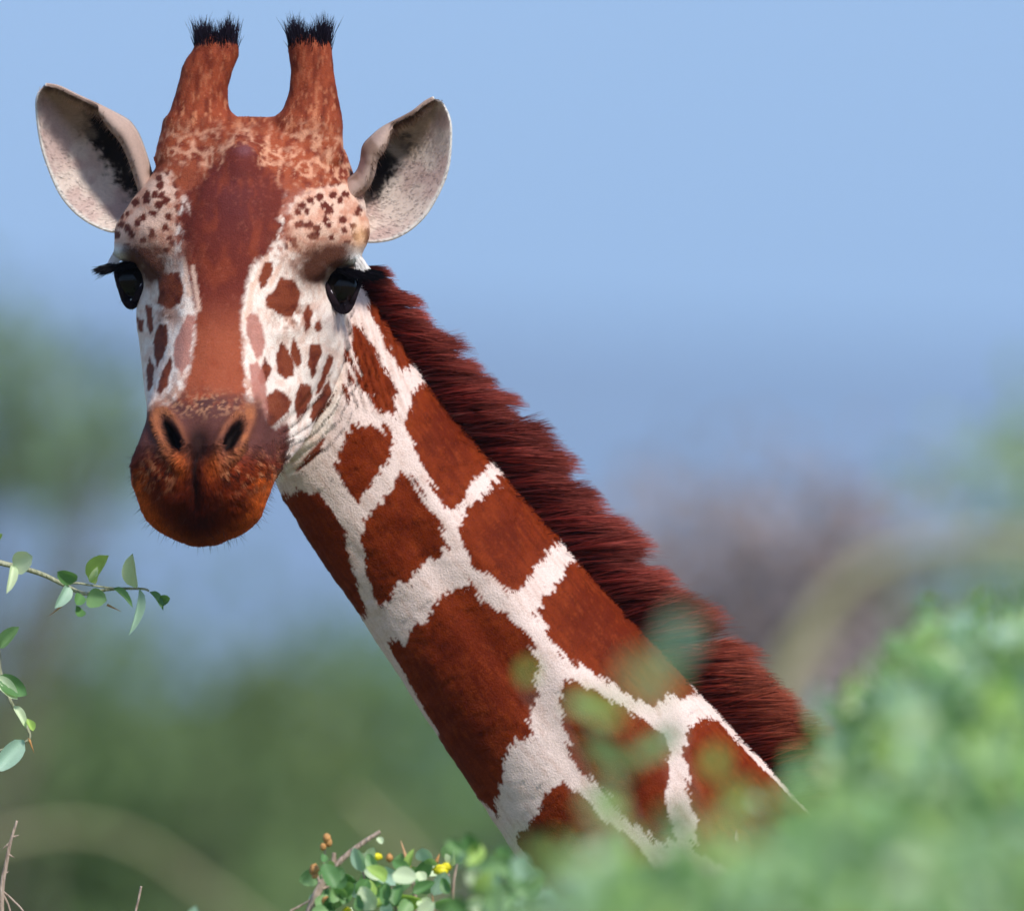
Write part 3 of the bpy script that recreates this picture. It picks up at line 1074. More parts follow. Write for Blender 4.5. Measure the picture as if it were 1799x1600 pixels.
def build_fur(count):
    P, Nn = sample_surface(HV, HQ, HN, count, coat_density, 11)
    r = np.random.default_rng(12)
    col, isneck = coat(P, Nn)
    px, py = to_px(P)
    s, u = neck_coords(px, py)
    j = np.clip(np.searchsorted(NSARC, s), 0, NS - 1)
    flow = np.stack([NT[j, 0] * .75 + 0.1 * NN[j, 0] - .22, -NT[j, 1] * 1.0 + .1, 0 * s], axis=-1)
    # face: hair runs from the nose up and outwards, on the lips down and outwards, on the horns upwards
    hx, hy = (px - 360) / 260, (640 - py) / 300
    face = np.stack([hx * 1.1, 0.75 + 0 * hy, -.25 + 0 * hx], axis=-1)
    face = np.where((py > 560)[:, None] & (np.abs(px - 375) > 90)[:, None], np.stack([hx * .6 + .2 * np.sign(hx), -.7 + 0 * hx, -.4 + 0 * hx], axis=-1), face)
    lip = np.stack([(px - 355) / 90, (770 - py) / 90, 0.2 + 0 * px], axis=-1)
    face = np.where(((py > 770) & (P[:, 2] > .04))[:, None], lip, face)
    horn = np.stack([0 * px, 1 + 0 * px, 0 * px], axis=-1)
    face = np.where((py < 240)[:, None], horn, face)
    d = np.where(isneck[:, None], flow, face)
    wob = np.stack([fbm(px / 16, py / 16, 201) - .5, fbm(px / 16, py / 16, 211) - .5, fbm(px / 16, py / 16, 221) - .5], axis=-1)
    d = d / (np.linalg.norm(d, axis=1, keepdims=True) + 1e-9) + wob * .6 + r.normal(0, .16, P.shape)
    d -= (d * Nn).sum(1, keepdims=True) * Nn
    d /= np.linalg.norm(d, axis=1, keepdims=True) + 1e-9
    L = np.where(isneck, .0068, .0052) * r.uniform(.65, 1.25, count)
    muzz = (py > 780) & (P[:, 2] > .04)
    L = np.where(muzz, L * 1.6, L)
    lift = r.uniform(.08, .22, count) + .32 * muzz
    lift = lift * np.where(col.mean(1) > .3, .6, 1.0)
    K = 4
    t = np.linspace(0, 1, K)
    pts = P[:, None, :] + (L[:, None] * t[None])[..., None] * d[:, None, :] + (L[:, None] * (lift[:, None] * (t[None] - .45 * t[None] ** 2)))[..., None] * Nn[:, None, :] - .0008 * Nn[:, None, :]
    rad = np.tile(np.array([.0004, .00038, .0003, .00008]), (count, 1)) * r.uniform(.7, 1.3, count)[:, None]
    col = col * (1 + (r.uniform(-.38, .36, (count, 1)) * np.where(col.mean(1, keepdims=True) > .3, .28, 1))) * r.uniform(.96, 1.04, (count, 3))
    W = V2W(pts.reshape(-1, 3)).reshape(count, K, 3)
    nw = Nn[:, :1] * RV + Nn[:, 1:2] * UV + Nn[:, 2:] * BV
    fur = make_curves('fur', W, rad, np.clip(col, 0, .95), nw, M_FUR, giraffe)
    fur['kind'] = 'stuff'


FUR_COUNT = 430000
build_fur(FUR_COUNT)


# ---- ribbons for long hair (mane, horn tufts, lashes, whiskers)
def ribbons(name, pts, width, col, mat, parent, seed=1):
    """pts (N, K, 3) world, width (N, K), col (N, K, 3): one tapered blade per hair"""
    N, K = pts.shape[:2]
    r = np.random.default_rng(seed)
    t = np.gradient(pts, axis=1)
    side = np.cross(t, BV[None, None] + r.normal(0, .45, (N, 1, 3)))
    side /= np.linalg.norm(side, axis=2, keepdims=True) + 1e-12
    v = np.stack([pts - side * width[..., None] / 2, pts + side * width[..., None] / 2], axis=2).reshape(-1, 3)
    base = (np.arange(N)[:, None] * K + np.arange(K - 1)[None]).reshape(-1) * 2
    f = np.stack([base, base + 1, base + 3, base + 2], axis=-1)
    o = mobj(name, v, f, mat, parent)
    set_color(o.data, np.repeat(col.reshape(-1, 3), 2, axis=0))
    return o


DORSAL = np.array([(628, 462), (645, 490), (690, 562), (740, 636), (808, 722), (880, 808), (945, 888), (1010, 968), (1080, 1046), (1150, 1120), (1195, 1170), (1230, 1212), (1315, 1300), (1400, 1388), (1500, 1500), (1600, 1640)], float)
DORSAL_H = np.array([34, 44, 66, 76, 82, 86, 88, 92, 94, 98, 100, 102, 100, 80, 70, 60], float)


def build_mane(n):
    r = np.random.default_rng(21)
    K = 6
    arc = np.concatenate([[0], np.cumsum(np.linalg.norm(np.diff(DORSAL, axis=0), axis=1))])
    a = r.uniform(0, arc[-1], n)
    px = np.interp(a, arc, DORSAL[:, 0]); py = np.interp(a, arc, DORSAL[:, 1])
    h = np.interp(a, arc, DORSAL_H)
    tx = np.interp(a + 8, arc, DORSAL[:, 0]) - np.interp(a - 8, arc, DORSAL[:, 0])
    ty = np.interp(a + 8, arc, DORSAL[:, 1]) - np.interp(a - 8, arc, DORSAL[:, 1])
    ln = np.hypot(tx, ty); tx, ty = tx / ln, ty / ln
    nx, ny = -ty * -1, tx * -1
    zc = np.interp(a, arc, [-.2] * 10 + [-.195] * 6)
    z = zc + r.normal(0, .011, n)
    inset = r.uniform(8, 22, n)
    px -= nx * inset; py -= ny * inset
    # locks: neighbouring hairs share a lean and a length
    clump = np.floor(a / 15.0 + r.normal(0, .35, n))
    hr = lambda k: hash2(clump, clump * 0.37, k)
    lean = .62 + .38 * (hr(3) - .5) + .10 * (fbm(a / 60, a * 0, 301) - .5) * 2 + r.normal(0, .10, n)
    leng = h * (.95 + .46 * (hr(7) - .5) + .07 * (fbm(a / 90, a * 0 + 3, 311) - .5) * 2) * r.uniform(.6, 1.14, n) + inset
    dx, dy = nx + tx * lean, ny + ty * lean
    # lock tips converge
    cc = (clump + .5) * 15.0
    t = np.linspace(0, 1, K)
    conv = (cc - a)[:, None] * .75 * t[None] ** 1.4
    X = px[:, None] + leng[:, None] * t * dx[:, None] + tx[:, None] * conv + (leng * .10)[:, None] * t ** 2 * tx[:, None]
    Y = py[:, None] + leng[:, None] * t * dy[:, None] + ty[:, None] * conv + (leng * .10)[:, None] * t ** 2 * ty[:, None]
    Z = z[:, None] + (r.normal(0, .008, n) + (hr(9) - .5) * .016)[:, None] * t
    pts = V2W(np.stack([(X - 899.5) / PPM, (800 - Y) / PPM, Z], axis=-1).reshape(-1, 3)).reshape(n, K, 3)
    width = np.array([1.0, 1.0, .9, .75, .5, .12])[None] * .0011 * r.uniform(.6, 1.3, n)[:, None]
    c0, c1, c2 = lin(52, 11, 9), lin(92, 26, 21), lin(150, 72, 62)
    tt = t[None, :, None]
    col = np.where(tt < .55, c0 + (c1 - c0) * tt / .55, c1 + (c2 - c1) * (tt - .55) / .45) * np.ones((n, 1, 1))
    col = col * (r.uniform(.5, 1.35, n) * (.55 + .9 * hr(13)))[:, None, None]
    brown = np.clip((py - 1000) / 300, 0, 1)[:, None, None]
    col = col * (1 + brown * np.array([.12, .28, -.1]))
    o = ribbons('mane', pts, width, np.clip(col, 0, .9), M_HAIR, giraffe, 22)
    o['label'] = 'bristly dark maroon mane along the back of the neck'
    o['kind'] = 'stuff'


build_mane(46000)


def build_tuft(spec, zc, seed):
    r = np.random.default_rng(seed)
    n, K = 1150, 5
    cx, hw = spec[2][1], 38
    th = r.uniform(0, 2 * math.pi, n)
    rad = np.sqrt(r.uniform(.25, 1, n))
    X0 = cx + hw * rad * np.cos(th)
    Zz = zc + .85 * hw / PPM * rad * np.sin(th)
    Y0 = 84 - 18 * (1 - rad) + r.uniform(-8, 10, n)
    L = r.uniform(14, 50, n) * (.75 + .45 * np.abs(np.cos(th)))
    t = np.linspace(0, 1, K)
    lx = (np.cos(th) * .03 + r.normal(0, .12, n) + .10 * (fbm(X0 / 9, X0 * 0, seed) - .5))
    X = X0[:, None] + (L * lx)[:, None] * t + (L * r.normal(0, .12, n))[:, None] * t ** 2
    Y = Y0[:, None] - L[:, None] * t
    Z = Zz[:, None] + (np.sin(th) * .006 + r.normal(0, .004, n))[:, None] * t
    pts = V2W(np.stack([(X - 899.5) / PPM, (800 - Y) / PPM, Z], axis=-1).reshape(-1, 3)).reshape(n, K, 3)
    width = np.array([1, 1, .8, .55, .1])[None] * .0011 * r.uniform(.6, 1.2, n)[:, None]
    col = np.tile(lin(30, 25, 36), (n, K, 1)) * r.uniform(.5, 1.5, (n, 1, 1))
    o = ribbons('ossicone_tuft', pts, width, col, M_HAIR, giraffe, seed)
    o['label'] = 'black hair tuft on the tip of a horn'


for _i, (_s, _z) in enumerate(HORNS):
    build_tuft(_s, _z, 41 + _i)


# ---------------------------------------------------------------- the giraffe: ears and eyes
EAR_L = dict(
    outer=[(206, 398), (192, 405), (159, 393), (128, 372), (102, 341), (83, 300), (68, 253), (60, 198), (61, 167), (75, 149)],
    inner=[(262, 318), (258, 296), (250, 268), (240, 240), (230, 222), (216, 208), (175, 188), (135, 170), (99, 153), (75, 149)], z=-.125, sg=-1)
EAR_R = dict(
    outer=[(632, 420), (650, 424), (680, 421), (704, 412), (728, 396), (752, 370), (776, 326), (788, 288), (792, 240), (790, 210), (778, 182), (764, 173)],
    inner=[(604, 330), (612, 316), (628, 302), (636, 282), (640, 256), (654, 240), (672, 226), (700, 212), (726, 198), (748, 181), (764, 173)], z=-.085, sg=1)


def ear_mat():
    k = Nodes('ear_skin')
    at = k.n('ShaderNodeAttribute', attribute_name='Col')
    tc = k.n('ShaderNodeTexCoord')
    nz = k.n('ShaderNodeTexNoise', i_Scale=300.0, i_Detail=4.0)
    k.l(tc.outputs['Object'], nz.inputs['Vector'])
    r = k.ramp([(0.3, (.9, .9, .9)), (0.7, (1.04, 1.04, 1.04))])
    k.l(nz.outputs[0], r.inputs[0])
    col = k.mix(1.0, at.outputs['Color'], r.outputs[0], 'MULTIPLY')
    k.l(col, k.p.inputs['Base Color'])
    k.p.inputs['Roughness'].default_value = 0.75
    k.p.inputs['Specular IOR Level'].default_value = 0.2
    k.p.inputs['Subsurface Weight'].default_value = 0.0
    tr = k.n('ShaderNodeBsdfTranslucent')
    k.l(col, tr.inputs['Color'])
    ms = k.n('ShaderNodeMixShader')
    ms.inputs[0].default_value = 0.3
    k.l(k.p.outputs[0], ms.inputs[1])
    k.l(tr.outputs[0], ms.inputs[2])
    k.l(ms.outputs[0], k.out.inputs['Surface'])
    return k.m


M_EAR = ear_mat()


def build_ear(e, seed):
    U, VV = 90, 64
    A = cr(e['outer'], U, closed=False)
    B = cr(e['inner'], U, closed=False)
    # even out along the length
    def even(C):
        a = np.concatenate([[0], np.cumsum(np.linalg.norm(np.diff(C, axis=0), axis=1))])
        q = np.linspace(0, a[-1], U)
        return np.stack([np.interp(q, a, C[:, 0]), np.interp(q, a, C[:, 1])], axis=-1)
    A, B = even(A), even(B)
    u = np.linspace(0, 1, U)
    vmax = 1.42
    v = np.linspace(0, vmax, VV)
    px = np.zeros((U, VV)); py = np.zeros((U, VV)); z = np.zeros((U, VV)); col = np.zeros((U, VV, 3))
    for i in range(U):
        ax = B[i] - A[i]
        wid = np.linalg.norm(ax)
        roll = smoothstep(.66, .40, u[i])            # the near-head margin curls forward low on the ear
        for j in range(VV):
            vj = min(v[j], 1.0)
            ex = max(0.0, v[j] - 1.0) / (vmax - 1.0)
            p = A[i] + ax * vj
            dep = .036 * math.sin(math.pi * vj) ** 1.1 * (wid / 120.0) ** .8 * (0.55 + .45 * vj)
            zz = e['z'] + .02 * u[i] - dep + .012 * vj
            if ex > 0:
                cur = 26 * roll * math.sin(ex * math.pi * .5) + 2.5 * ex
                p = p - ax / (wid + 1e-6) * cur * (1 if wid > 10 else 0)
                zz += (.016 * roll) * math.sin(ex * math.pi) + .004 * ex
            px[i, j], py[i, j], z[i, j] = p[0], p[1], zz
    r = np.random.default_rng(seed)
    uu, vv = np.meshgrid(u, v, indexing='ij')
    n1 = fbm(px / 9, py / 9, seed, 3); n2 = fbm(px / 4, py / 4, seed + 3, 2); n3 = fbm(px / 26, py / 26, seed + 7, 2)
    flat = lambda a: a.ravel()
    c = np.tile(lin(240, 222, 210), (U * VV, 1))
    c = mixc(c, lin(214, 184, 176), flat(smoothstep(.35, .75, n3) * .8))
    c = mixc(c, lin(150, 118, 100), flat(smoothstep(.62, .8, n2) * .2))
    lobe = smoothstep(.36, .62, vv) * smoothstep(1.02, .97, vv) * smoothstep(.46, .58, uu)
    c = mixc(c, lin(178, 148, 124), flat(lobe * .8))
    band = smoothstep(.50, .64, vv + .22 * (n1 - .5) + .16 * (n2 - .5)) * smoothstep(1.04, .99, vv) * smoothstep(.70, .56, uu + .2 * (n1 - .5)) * smoothstep(.0, .08, uu)
    band *= .55 + .45 * smoothstep(.25, .5, fbm(uu * 9, vv * 3, seed + 9, 2))
    c = mixc(c, lin(26, 18, 18), flat(band))
    strk = smoothstep(.56, .62, vv) * smoothstep(1.0, .8, vv) * smoothstep(.45, .62, fbm(uu * 14, vv * 5, seed + 19, 2)) * smoothstep(.5, .35, uu)
    c = mixc(c, lin(30, 22, 22), flat(strk * .6))
    flap = smoothstep(1.0, 1.06, vv)
    c = mixc(c, lin(206, 178, 164), flat(flap))
    c = mixc(c, lin(120, 84, 60), flat(flap * smoothstep(.55, .75, n3) * .6))
    rim = np.maximum(smoothstep(.05, .0, vv), smoothstep(1.02, 1.0, vv) * smoothstep(.96, .99, vv) * smoothstep(.55, .66, uu) + smoothstep(.99, .999, uu))
    c = mixc(c, lin(255, 250, 242), flat(np.clip(rim * 1.3, 0, 1)))  # pale ear edge, whitened to paint in its backlit glow
    vw = V2W(np.stack([(px - 899.5) / PPM, (800 - py) / PPM, z], axis=-1).reshape(-1, 3))
    ii, jj = np.meshgrid(np.arange(U - 1), np.arange(VV - 1), indexing='ij')
    b = (ii * VV + jj).ravel()
    f = np.stack([b, b + 1, b + VV + 1, b + VV], axis=-1)
    if e['sg'] > 0:
        f = f[:, ::-1]
    o = mobj('ear', vw, f, M_EAR, giraffe)
    set_color(o.data, c)
    sm = o.modifiers.new('thickness', 'SOLIDIFY')
    sm.thickness = .0045
    sm.offset = -1
    ss = o.modifiers.new('round', 'SUBSURF')
    ss.levels = ss.render_levels = 1
    # pale hairs: fringe on the rim and fine coat on the inside
    n = 3600
    iu, jv = r.integers(2, U - 2, n), r.integers(1, VV - 1, n)
    k = iu * VV + jv
    P = vw[k] + r.normal(0, .0012, (n, 3))
    du = vw[np.minimum((iu + 1), U - 1) * VV + jv] - vw[k]
    du /= np.linalg.norm(du, axis=1, keepdims=True) + 1e-9
    dv = vw[iu * VV + np.minimum(jv + 1, VV - 1)] - vw[iu * VV + jv - 1]
    dv /= np.linalg.norm(dv, axis=1, keepdims=True) + 1e-9
    nn = np.cross(du, dv) * (1 if (np.cross(du, dv) @ BV).mean() > 0 else -1)
    onflap = v[jv] > 1.0
    L = np.where(onflap, .012, .006) * r.uniform(.5, 1.3, n)
    d = np.where(onflap[:, None], -dv * -1.0, du * .8 - dv * .3) + nn * .2 + r.normal(0, .12, (n, 3))
    d /= np.linalg.norm(d, axis=1, keepdims=True)
    t = np.linspace(0, 1, 4)
    pts = P[:, None] + (L[:, None] * t)[..., None] * d[:, None] - np.array([0, 0, .3]) * (L[:, None] * t ** 2)[..., None]
    rad = np.tile([.0003, .00028, .0002, .00006], (n, 1))
    hc = c[k] * r.uniform(.8, 1.15, (n, 1))
    nrm = nn / (np.linalg.norm(nn, axis=1, keepdims=True) + 1e-9)
    h = make_curves('ear_fur', pts, rad, np.clip(hc, 0, .9), nrm, M_FUR, o)
    h['kind'] = 'stuff'


build_ear(EAR_L, 61)
build_ear(EAR_R, 71)


def plain_mat(name, c, rough=.5, spec=.5, coat=0.0, noise=None):
    k = Nodes(name)
    if noise:
        tc = k.n('ShaderNodeTexCoord')
        nz = k.n('ShaderNodeTexNoise', i_Scale=noise, i_Detail=4.0)
        k.l(tc.outputs['Object'], nz.inputs['Vector'])
        r = k.ramp([(0.3, c * .7), (0.7, c * 1.25)])
        k.l(nz.outputs[0], r.inputs[0])
        k.l(r.outputs[0], k.p.inputs['Base Color'])
        b = k.n('ShaderNodeBump', i_Strength=0.5, i_Distance=0.001)
        k.l(nz.outputs[0], b.inputs['Height'])
        k.l(b.outputs[0], k.p.inputs['Normal'])
    else:
        k.p.inputs['Base Color'].default_value = (*c, 1)
    k.p.inputs['Roughness'].default_value = rough
    k.p.inputs['Specular IOR Level'].default_value = spec
    k.p.inputs['Coat Weight'].default_value = coat
    k.p.inputs['Coat Roughness'].default_value = 0.03
    return k.m


M_EYE = plain_mat('eye_wet_black', lin(12, 8, 6), .1, .22, 0.0)
M_LID = plain_mat('eyelid_skin', lin(36, 25, 30), .85, .08, 0, 500.0)
M_TEAR_GLEAM = plain_mat('painted_tear_gleam', lin(200, 190, 200), .25, .5, .5)  # pale colour painted as the gleam on the tear line


def uv_sphere(c, r, sq=(1, 1, 1), nu=40, nv=24):
    v, f = [], []
    for i in range(nv + 1):
        ph = math.pi * i / nv
        for j in range(nu):
            th = 2 * math.pi * j / nu
            v.append(c + r * np.array([math.sin(ph) * math.cos(th) * sq[0], math.cos(ph) * sq[1], math.sin(ph) * math.sin(th) * sq[2]]))
    for i in range(nv):
        for j in range(nu):
            k = (j + 1) % nu
            f.append((i * nu + j, (i + 1) * nu + j, (i + 1) * nu + k, i * nu + k))
    return np.array(v), f


def build_eye(side):
    """side +1: the eye on the giraffe's left (right in the photo)"""
    R = .0235
    if side > 0:
        c = PX(596, 503, -.046)
        ring = [(-27, -12), (-22, 4), (-14, 22), (-3, 38), (9, 40), (20, 24), (30, 2), (34, -18), (22, -27), (4, -29), (-14, -25)]
        comp, off = 1.0, (2, 0)
    else:
        c = PX(233, 492, -.082)
        ring = [(21, -14), (17, 6), (9, 24), (-2, 42), (-11, 40), (-20, 22), (-28, 2), (-31, -18), (-21, -29), (-4, -31), (10, -27)]
        comp, off = 1.0, (0, 0)
    v, f = uv_sphere(c, R)
    eye = mobj('eye', V2W(v), f, M_EYE, giraffe)
    # lids: a thick rounded rim lying on the ball
    C = cr([(a + off[0], b + off[1]) for a, b in ring], 60)
    pts = []
    for a, b in C:
        x, y = a / PPM, -b / PPM
        # the rim sits where the ball's surface turns outward on this side
        q = R * 1.04
        zz = math.sqrt(max(q * q - min(x * x + y * y, q * q * .985), 0))
        if x * side > 0:
            zz = zz * .9 - .002
        pts.append(c + np.array([x, y, zz]))
    pts = np.array(pts)
    closed = np.concatenate([pts, pts[:1], pts[1:2]])
    rad = .0034 + .0022 * smoothstep(5, 35, np.concatenate([C, C[:1], C[1:2]])[:, 1])
    tv, tf = tube(closed, rad, 10, cap=False)
    mobj('eyelid', V2W(np.array(tv)), tf, M_LID, eye)
    # pale strip inside the lower lid, standing in for the tear line's gleam
    low = [p for p, q in zip(pts, C) if q[1] > 6]
    low = np.array(low)
    low = c + (low - c) * np.array([.86, .84, 1.0]) + np.array([0, .0006, .0015])
    tv, tf = tube(low, np.full(len(low), .0012), 6)
    mobj('tear_gleam', V2W(np.array(tv)), tf, M_TEAR_GLEAM, eye)
    # upper lid shell over the ball
    vv, ff = [], []
    nu, nl = 36, 10
    for i in range(nl + 1):
        lat = math.radians(38 + 52 * i / nl)
        for j in range(nu):
            th = 2 * math.pi * j / nu
            vv.append(c + R * 1.07 * np.array([math.cos(lat) * math.cos(th), math.sin(lat), math.cos(lat) * math.sin(th)]))
    for i in range(nl):
        for j in range(nu):
            k = (j + 1) % nu
            ff.append((i * nu + j, i * nu + k, (i + 1) * nu + k, (i + 1) * nu + j))
    mobj('eyelid', V2W(np.array(vv)), ff, M_LID, eye)
    # lashes: a dense drooping fringe from the upper lid
    r = np.random.default_rng(80 + side)
    n, K = 1100, 5
    q = r.uniform(0, 1, n)
    t = np.linspace(0, 1, K)
    if side > 0:
        X0, Y0 = 590 + 46 * q, 474 + 4 * np.sin(q * 3) + r.normal(0, 1.6, n)
        Z0_ = -.022 - .026 * q + r.normal(0, .002, n)
        ang = 14 + 10 * (1 - q) + r.normal(0, 5, n)
        L = (16 + 30 * q ** .7) * r.uniform(.7, 1.08, n)
        sx = 1
    else:
        X0, Y0 = 240 - 38 * q, 462 + 4 * q + r.normal(0, 1.6, n)
        Z0_ = -.058 - .028 * q + r.normal(0, .002, n)
        ang = 14 + 10 * (1 - q) + r.normal(0, 5, n)
        L = (14 + 31 * q ** .7) * r.uniform(.7, 1.08, n)
        sx = -1
    dx, dy = np.cos(np.radians(ang)) * sx, np.sin(np.radians(ang))
    X = X0[:, None] + (L * dx)[:, None] * t
    Y = Y0[:, None] + (L * dy)[:, None] * t + (L * .10)[:, None] * (t ** 2 - t)
    Z = Z0_[:, None] + (.006 + r.normal(0, .003, n))[:, None] * t
    pts = V2W(np.stack([(X - 899.5) / PPM, (800 - Y) / PPM, Z], axis=-1).reshape(-1, 3)).reshape(n, K, 3)
    width = np.array([1, 1, .8, .5, .1])[None] * .0017 * np.ones((n, 1))
    col = np.tile(lin(14, 11, 16), (n, K, 1)) * r.uniform(.5, 1.4, (n, 1, 1))
    ribbons('eyelashes', pts, width, col, M_HAIR, eye, 90 + side)
    # white tuft on the brow above the lashes
    m = 420
    q = r.uniform(0, 1, m)
    t = np.linspace(0, 1, K)
    if side > 0:
        X0, Y0, Zb = 622 + 18 * q, 448 + 14 * q + r.normal(0, 4, m), -.036 - .022 * q
    else:
        X0, Y0, Zb = 212 - 16 * q, 438 + 12 * q + r.normal(0, 4, m), -.078 - .020 * q
    Lw = r.uniform(14, 26, m)
    X = X0[:, None] + (Lw * (.32 * sx + r.normal(0, .18, m)))[:, None] * t
    Y = Y0[:, None] + Lw[:, None] * t * .85
    Z = Zb[:, None] + .014 * t[None] - .006 * t[None] ** 2
    pts = V2W(np.stack([(X - 899.5) / PPM, (800 - Y) / PPM, Z], axis=-1).reshape(-1, 3)).reshape(m, K, 3)
    ribbons('brow_tuft', pts, np.array([1, 1, .8, .5, .1])[None] * .0012 * np.ones((m, 1)), np.tile(lin(246, 240, 236), (m, K, 1)) * r.uniform(.8, 1.05, (m, 1, 1)), M_HAIR, eye, 130 + side)
    # short lower lashes
    n = 90
    q = r.uniform(-1, 1, n)
    ex, ey = (c[0] * PPM + 899.5), (800 - c[1] * PPM)
    X0 = ex + q * 16 - 2 * side + 0; Y0 = ey + 38 - 16 * np.abs(q)
    zz = np.full(n, c[2] + .014)
    L = r.uniform(8, 20, n)
    X = X0[:, None] + (L * (.35 * side + .3 * q))[:, None] * t
    Y = Y0[:, None] + L[:, None] * t
    Z = zz[:, None] + .006 * t[None]
    pts = V2W(np.stack([(X - 899.5) / PPM, (800 - Y) / PPM, Z], axis=-1).reshape(-1, 3)).reshape(n, K, 3)
    ribbons('eyelashes', pts, np.array([1, .9, .7, .4, .1])[None] * .0006 * np.ones((n, 1)), np.tile(lin(24, 18, 24), (n, K, 1)), M_HAIR, eye, 95 + side)


build_eye(1)
build_eye(-1)


def build_whiskers():
    r = np.random.default_rng(99)
    P, Nn = sample_surface(HV, HQ, HN, 300, lambda c, n: ((800 - c[:, 1] * PPM) > 800) * (c[:, 2] > .05) * smoothstep(-.5, -.2, n[:, 2]) * smoothstep(.75, .3, n[:, 2]), 98)
    n, K = len(P), 5
    d = Nn + np.array([0, -.35, 0]) + r.normal(0, .25, (n, 3))
    d /= np.linalg.norm(d, axis=1, keepdims=True)
    L = r.uniform(.006, .018, n)
    t = np.linspace(0, 1, K)
    pts = P[:, None] + (L[:, None] * t)[..., None] * d[:, None]
    pts = V2W(pts.reshape(-1, 3)).reshape(n, K, 3)
    ribbons('whiskers', pts, np.array([1, .9, .7, .4, .1])[None] * .00042 * np.ones((n, 1)), np.tile(lin(60, 40, 34), (n, K, 1)), M_HAIR, giraffe, 97)


build_whiskers()
# tail brush, below the frame
_n = 900
_r = np.random.default_rng(55)
_p0 = np.array([2.20, .24, 1.22]) + _r.normal(0, .012, (_n, 3))
_t = np.linspace(0, 1, 5)
_pts = _p0[:, None] + _t[None, :, None] * (np.array([0.03, 0, -.5]) + _r.normal(0, .06, (_n, 3)))[:, None]
ribbons('tail_brush', _pts, np.full((_n, 5), .002), np.tile(lin(24, 20, 22), (_n, 5, 1)), M_HAIR, giraffe, 56)


# ---------------------------------------------------------------- vegetation
M_LEAF = leaf_mat('leaf_green', (.25, .40, .17), (.35, .52, .24), .5, .33, 60.0)
M_LEAF_BG = leaf_mat('leaf_far', (.13, .19, .08), (.22, .29, .13), .7, .4, 3.0)
M_DRY = leaf_mat('dry_leaf_far', (.36, .29, .28), (.46, .38, .37), .8, .35, 3.0)
M_TWIG = bark_mat('twig_bark', lin(150, 128, 112), lin(196, 176, 160), 200.0)
M_BARK = bark_mat('tree_bark', (.10, .075, .055), (.20, .16, .13), 8.0)
M_TWIG_G = bark_mat('green_twig', lin(132, 138, 108), lin(184, 184, 156), 200.0)
M_THORN = plain_mat('thorn_tan', lin(206, 160, 118), .6, .3, 0, 300.0)
M_FLOWER = plain_mat('flower_yellow', lin(226, 214, 40), .5, .3, 0, 300.0)
M_BUD = plain_mat('bud_orange', lin(190, 140, 84), .6, .3, 0, 300.0)


def leaf_mesh(kind, tint):
    """unit leaf along +y (0..1), width 1, facing +z; kind sets fold and curl"""
    fold, curl, shape, cup = kind
    rows = 7
    v, f = [], []
    for i in range(rows + 1):
        t = i / rows
        w = .5 * math.sin(math.pi * t ** shape) ** .55 if 0 < t < 1 else (.05 if t == 0 else .0)
        z = curl * t * t
        y = t * (1 - .25 * abs(curl) * t)
        for k, s in enumerate((-1, -.5, 0, .5, 1)):
            v.append((s * w, y, z + fold * abs(s) * w + cup * (s * w) ** 2 * 4 * (1 if abs(s) > .6 else .4) + .015 * math.sin(t * 9 + s * 3)))
    for i in range(rows):
        for k in range(4):
            a = i * 5 + k
            f.append((a, a + 1, a + 6, a + 5))
    me = mesh_from('leaf', v, f)
    me.materials.append(M_LEAF)
    c = np.array([np.array(tint) * (1.12 if i % 5 == 2 else 1.0) for i in range(len(v))])
    set_color(me, c)
    return me


TINTS = [(.85, .95, .9), (2.3, 1.75, 2.6), (.42, .6, .45), (1.35, 1.3, 2.3), (1.3, 1.25, .7)]
KINDS = [(.12, .12, .85, .1), (.35, -.25, .8, .0), (.05, .35, 1.0, .25), (.6, .1, .9, .0)]
LEAVES = {(i, j): leaf_mesh(k, t) for i, k in enumerate(KINDS) for j, t in enumerate(TINTS)}


def put_leaf(parent, base, tip, width, roll=0.0, kind=0, tint=0, toward=None):
    """leaf from base to tip (world), width in metres, blade turned by roll about its length"""
    base, tip = np.asarray(base, float), np.asarray(tip, float)
    y = tip - base
    L = np.linalg.norm(y); y = y / L
    n = BV if toward is None else np.asarray(toward, float)
    z = n - (n @ y) * y
    z /= np.linalg.norm(z) + 1e-9
    x = np.cross(y, z)
    c, s = math.cos(roll), math.sin(roll)
    x2, z2 = c * x + s * z, -s * x + c * z
    from mathutils import Matrix
    M = Matrix(((x2[0] * width, y[0] * L, z2[0] * L, base[0]), (x2[1] * width, y[1] * L, z2[1] * L, base[1]), (x2[2] * width, y[2] * L, z2[2] * L, base[2]), (0, 0, 0, 1)))
    o = bpy.data.objects.new('leaf', LEAVES[(kind % len(KINDS), tint % len(TINTS))])
    COL.objects.link(o)
    if parent is not None:
        o.parent = parent
        o.matrix_parent_inverse = parent.matrix_world.inverted()
    o.matrix_world = M
    return o


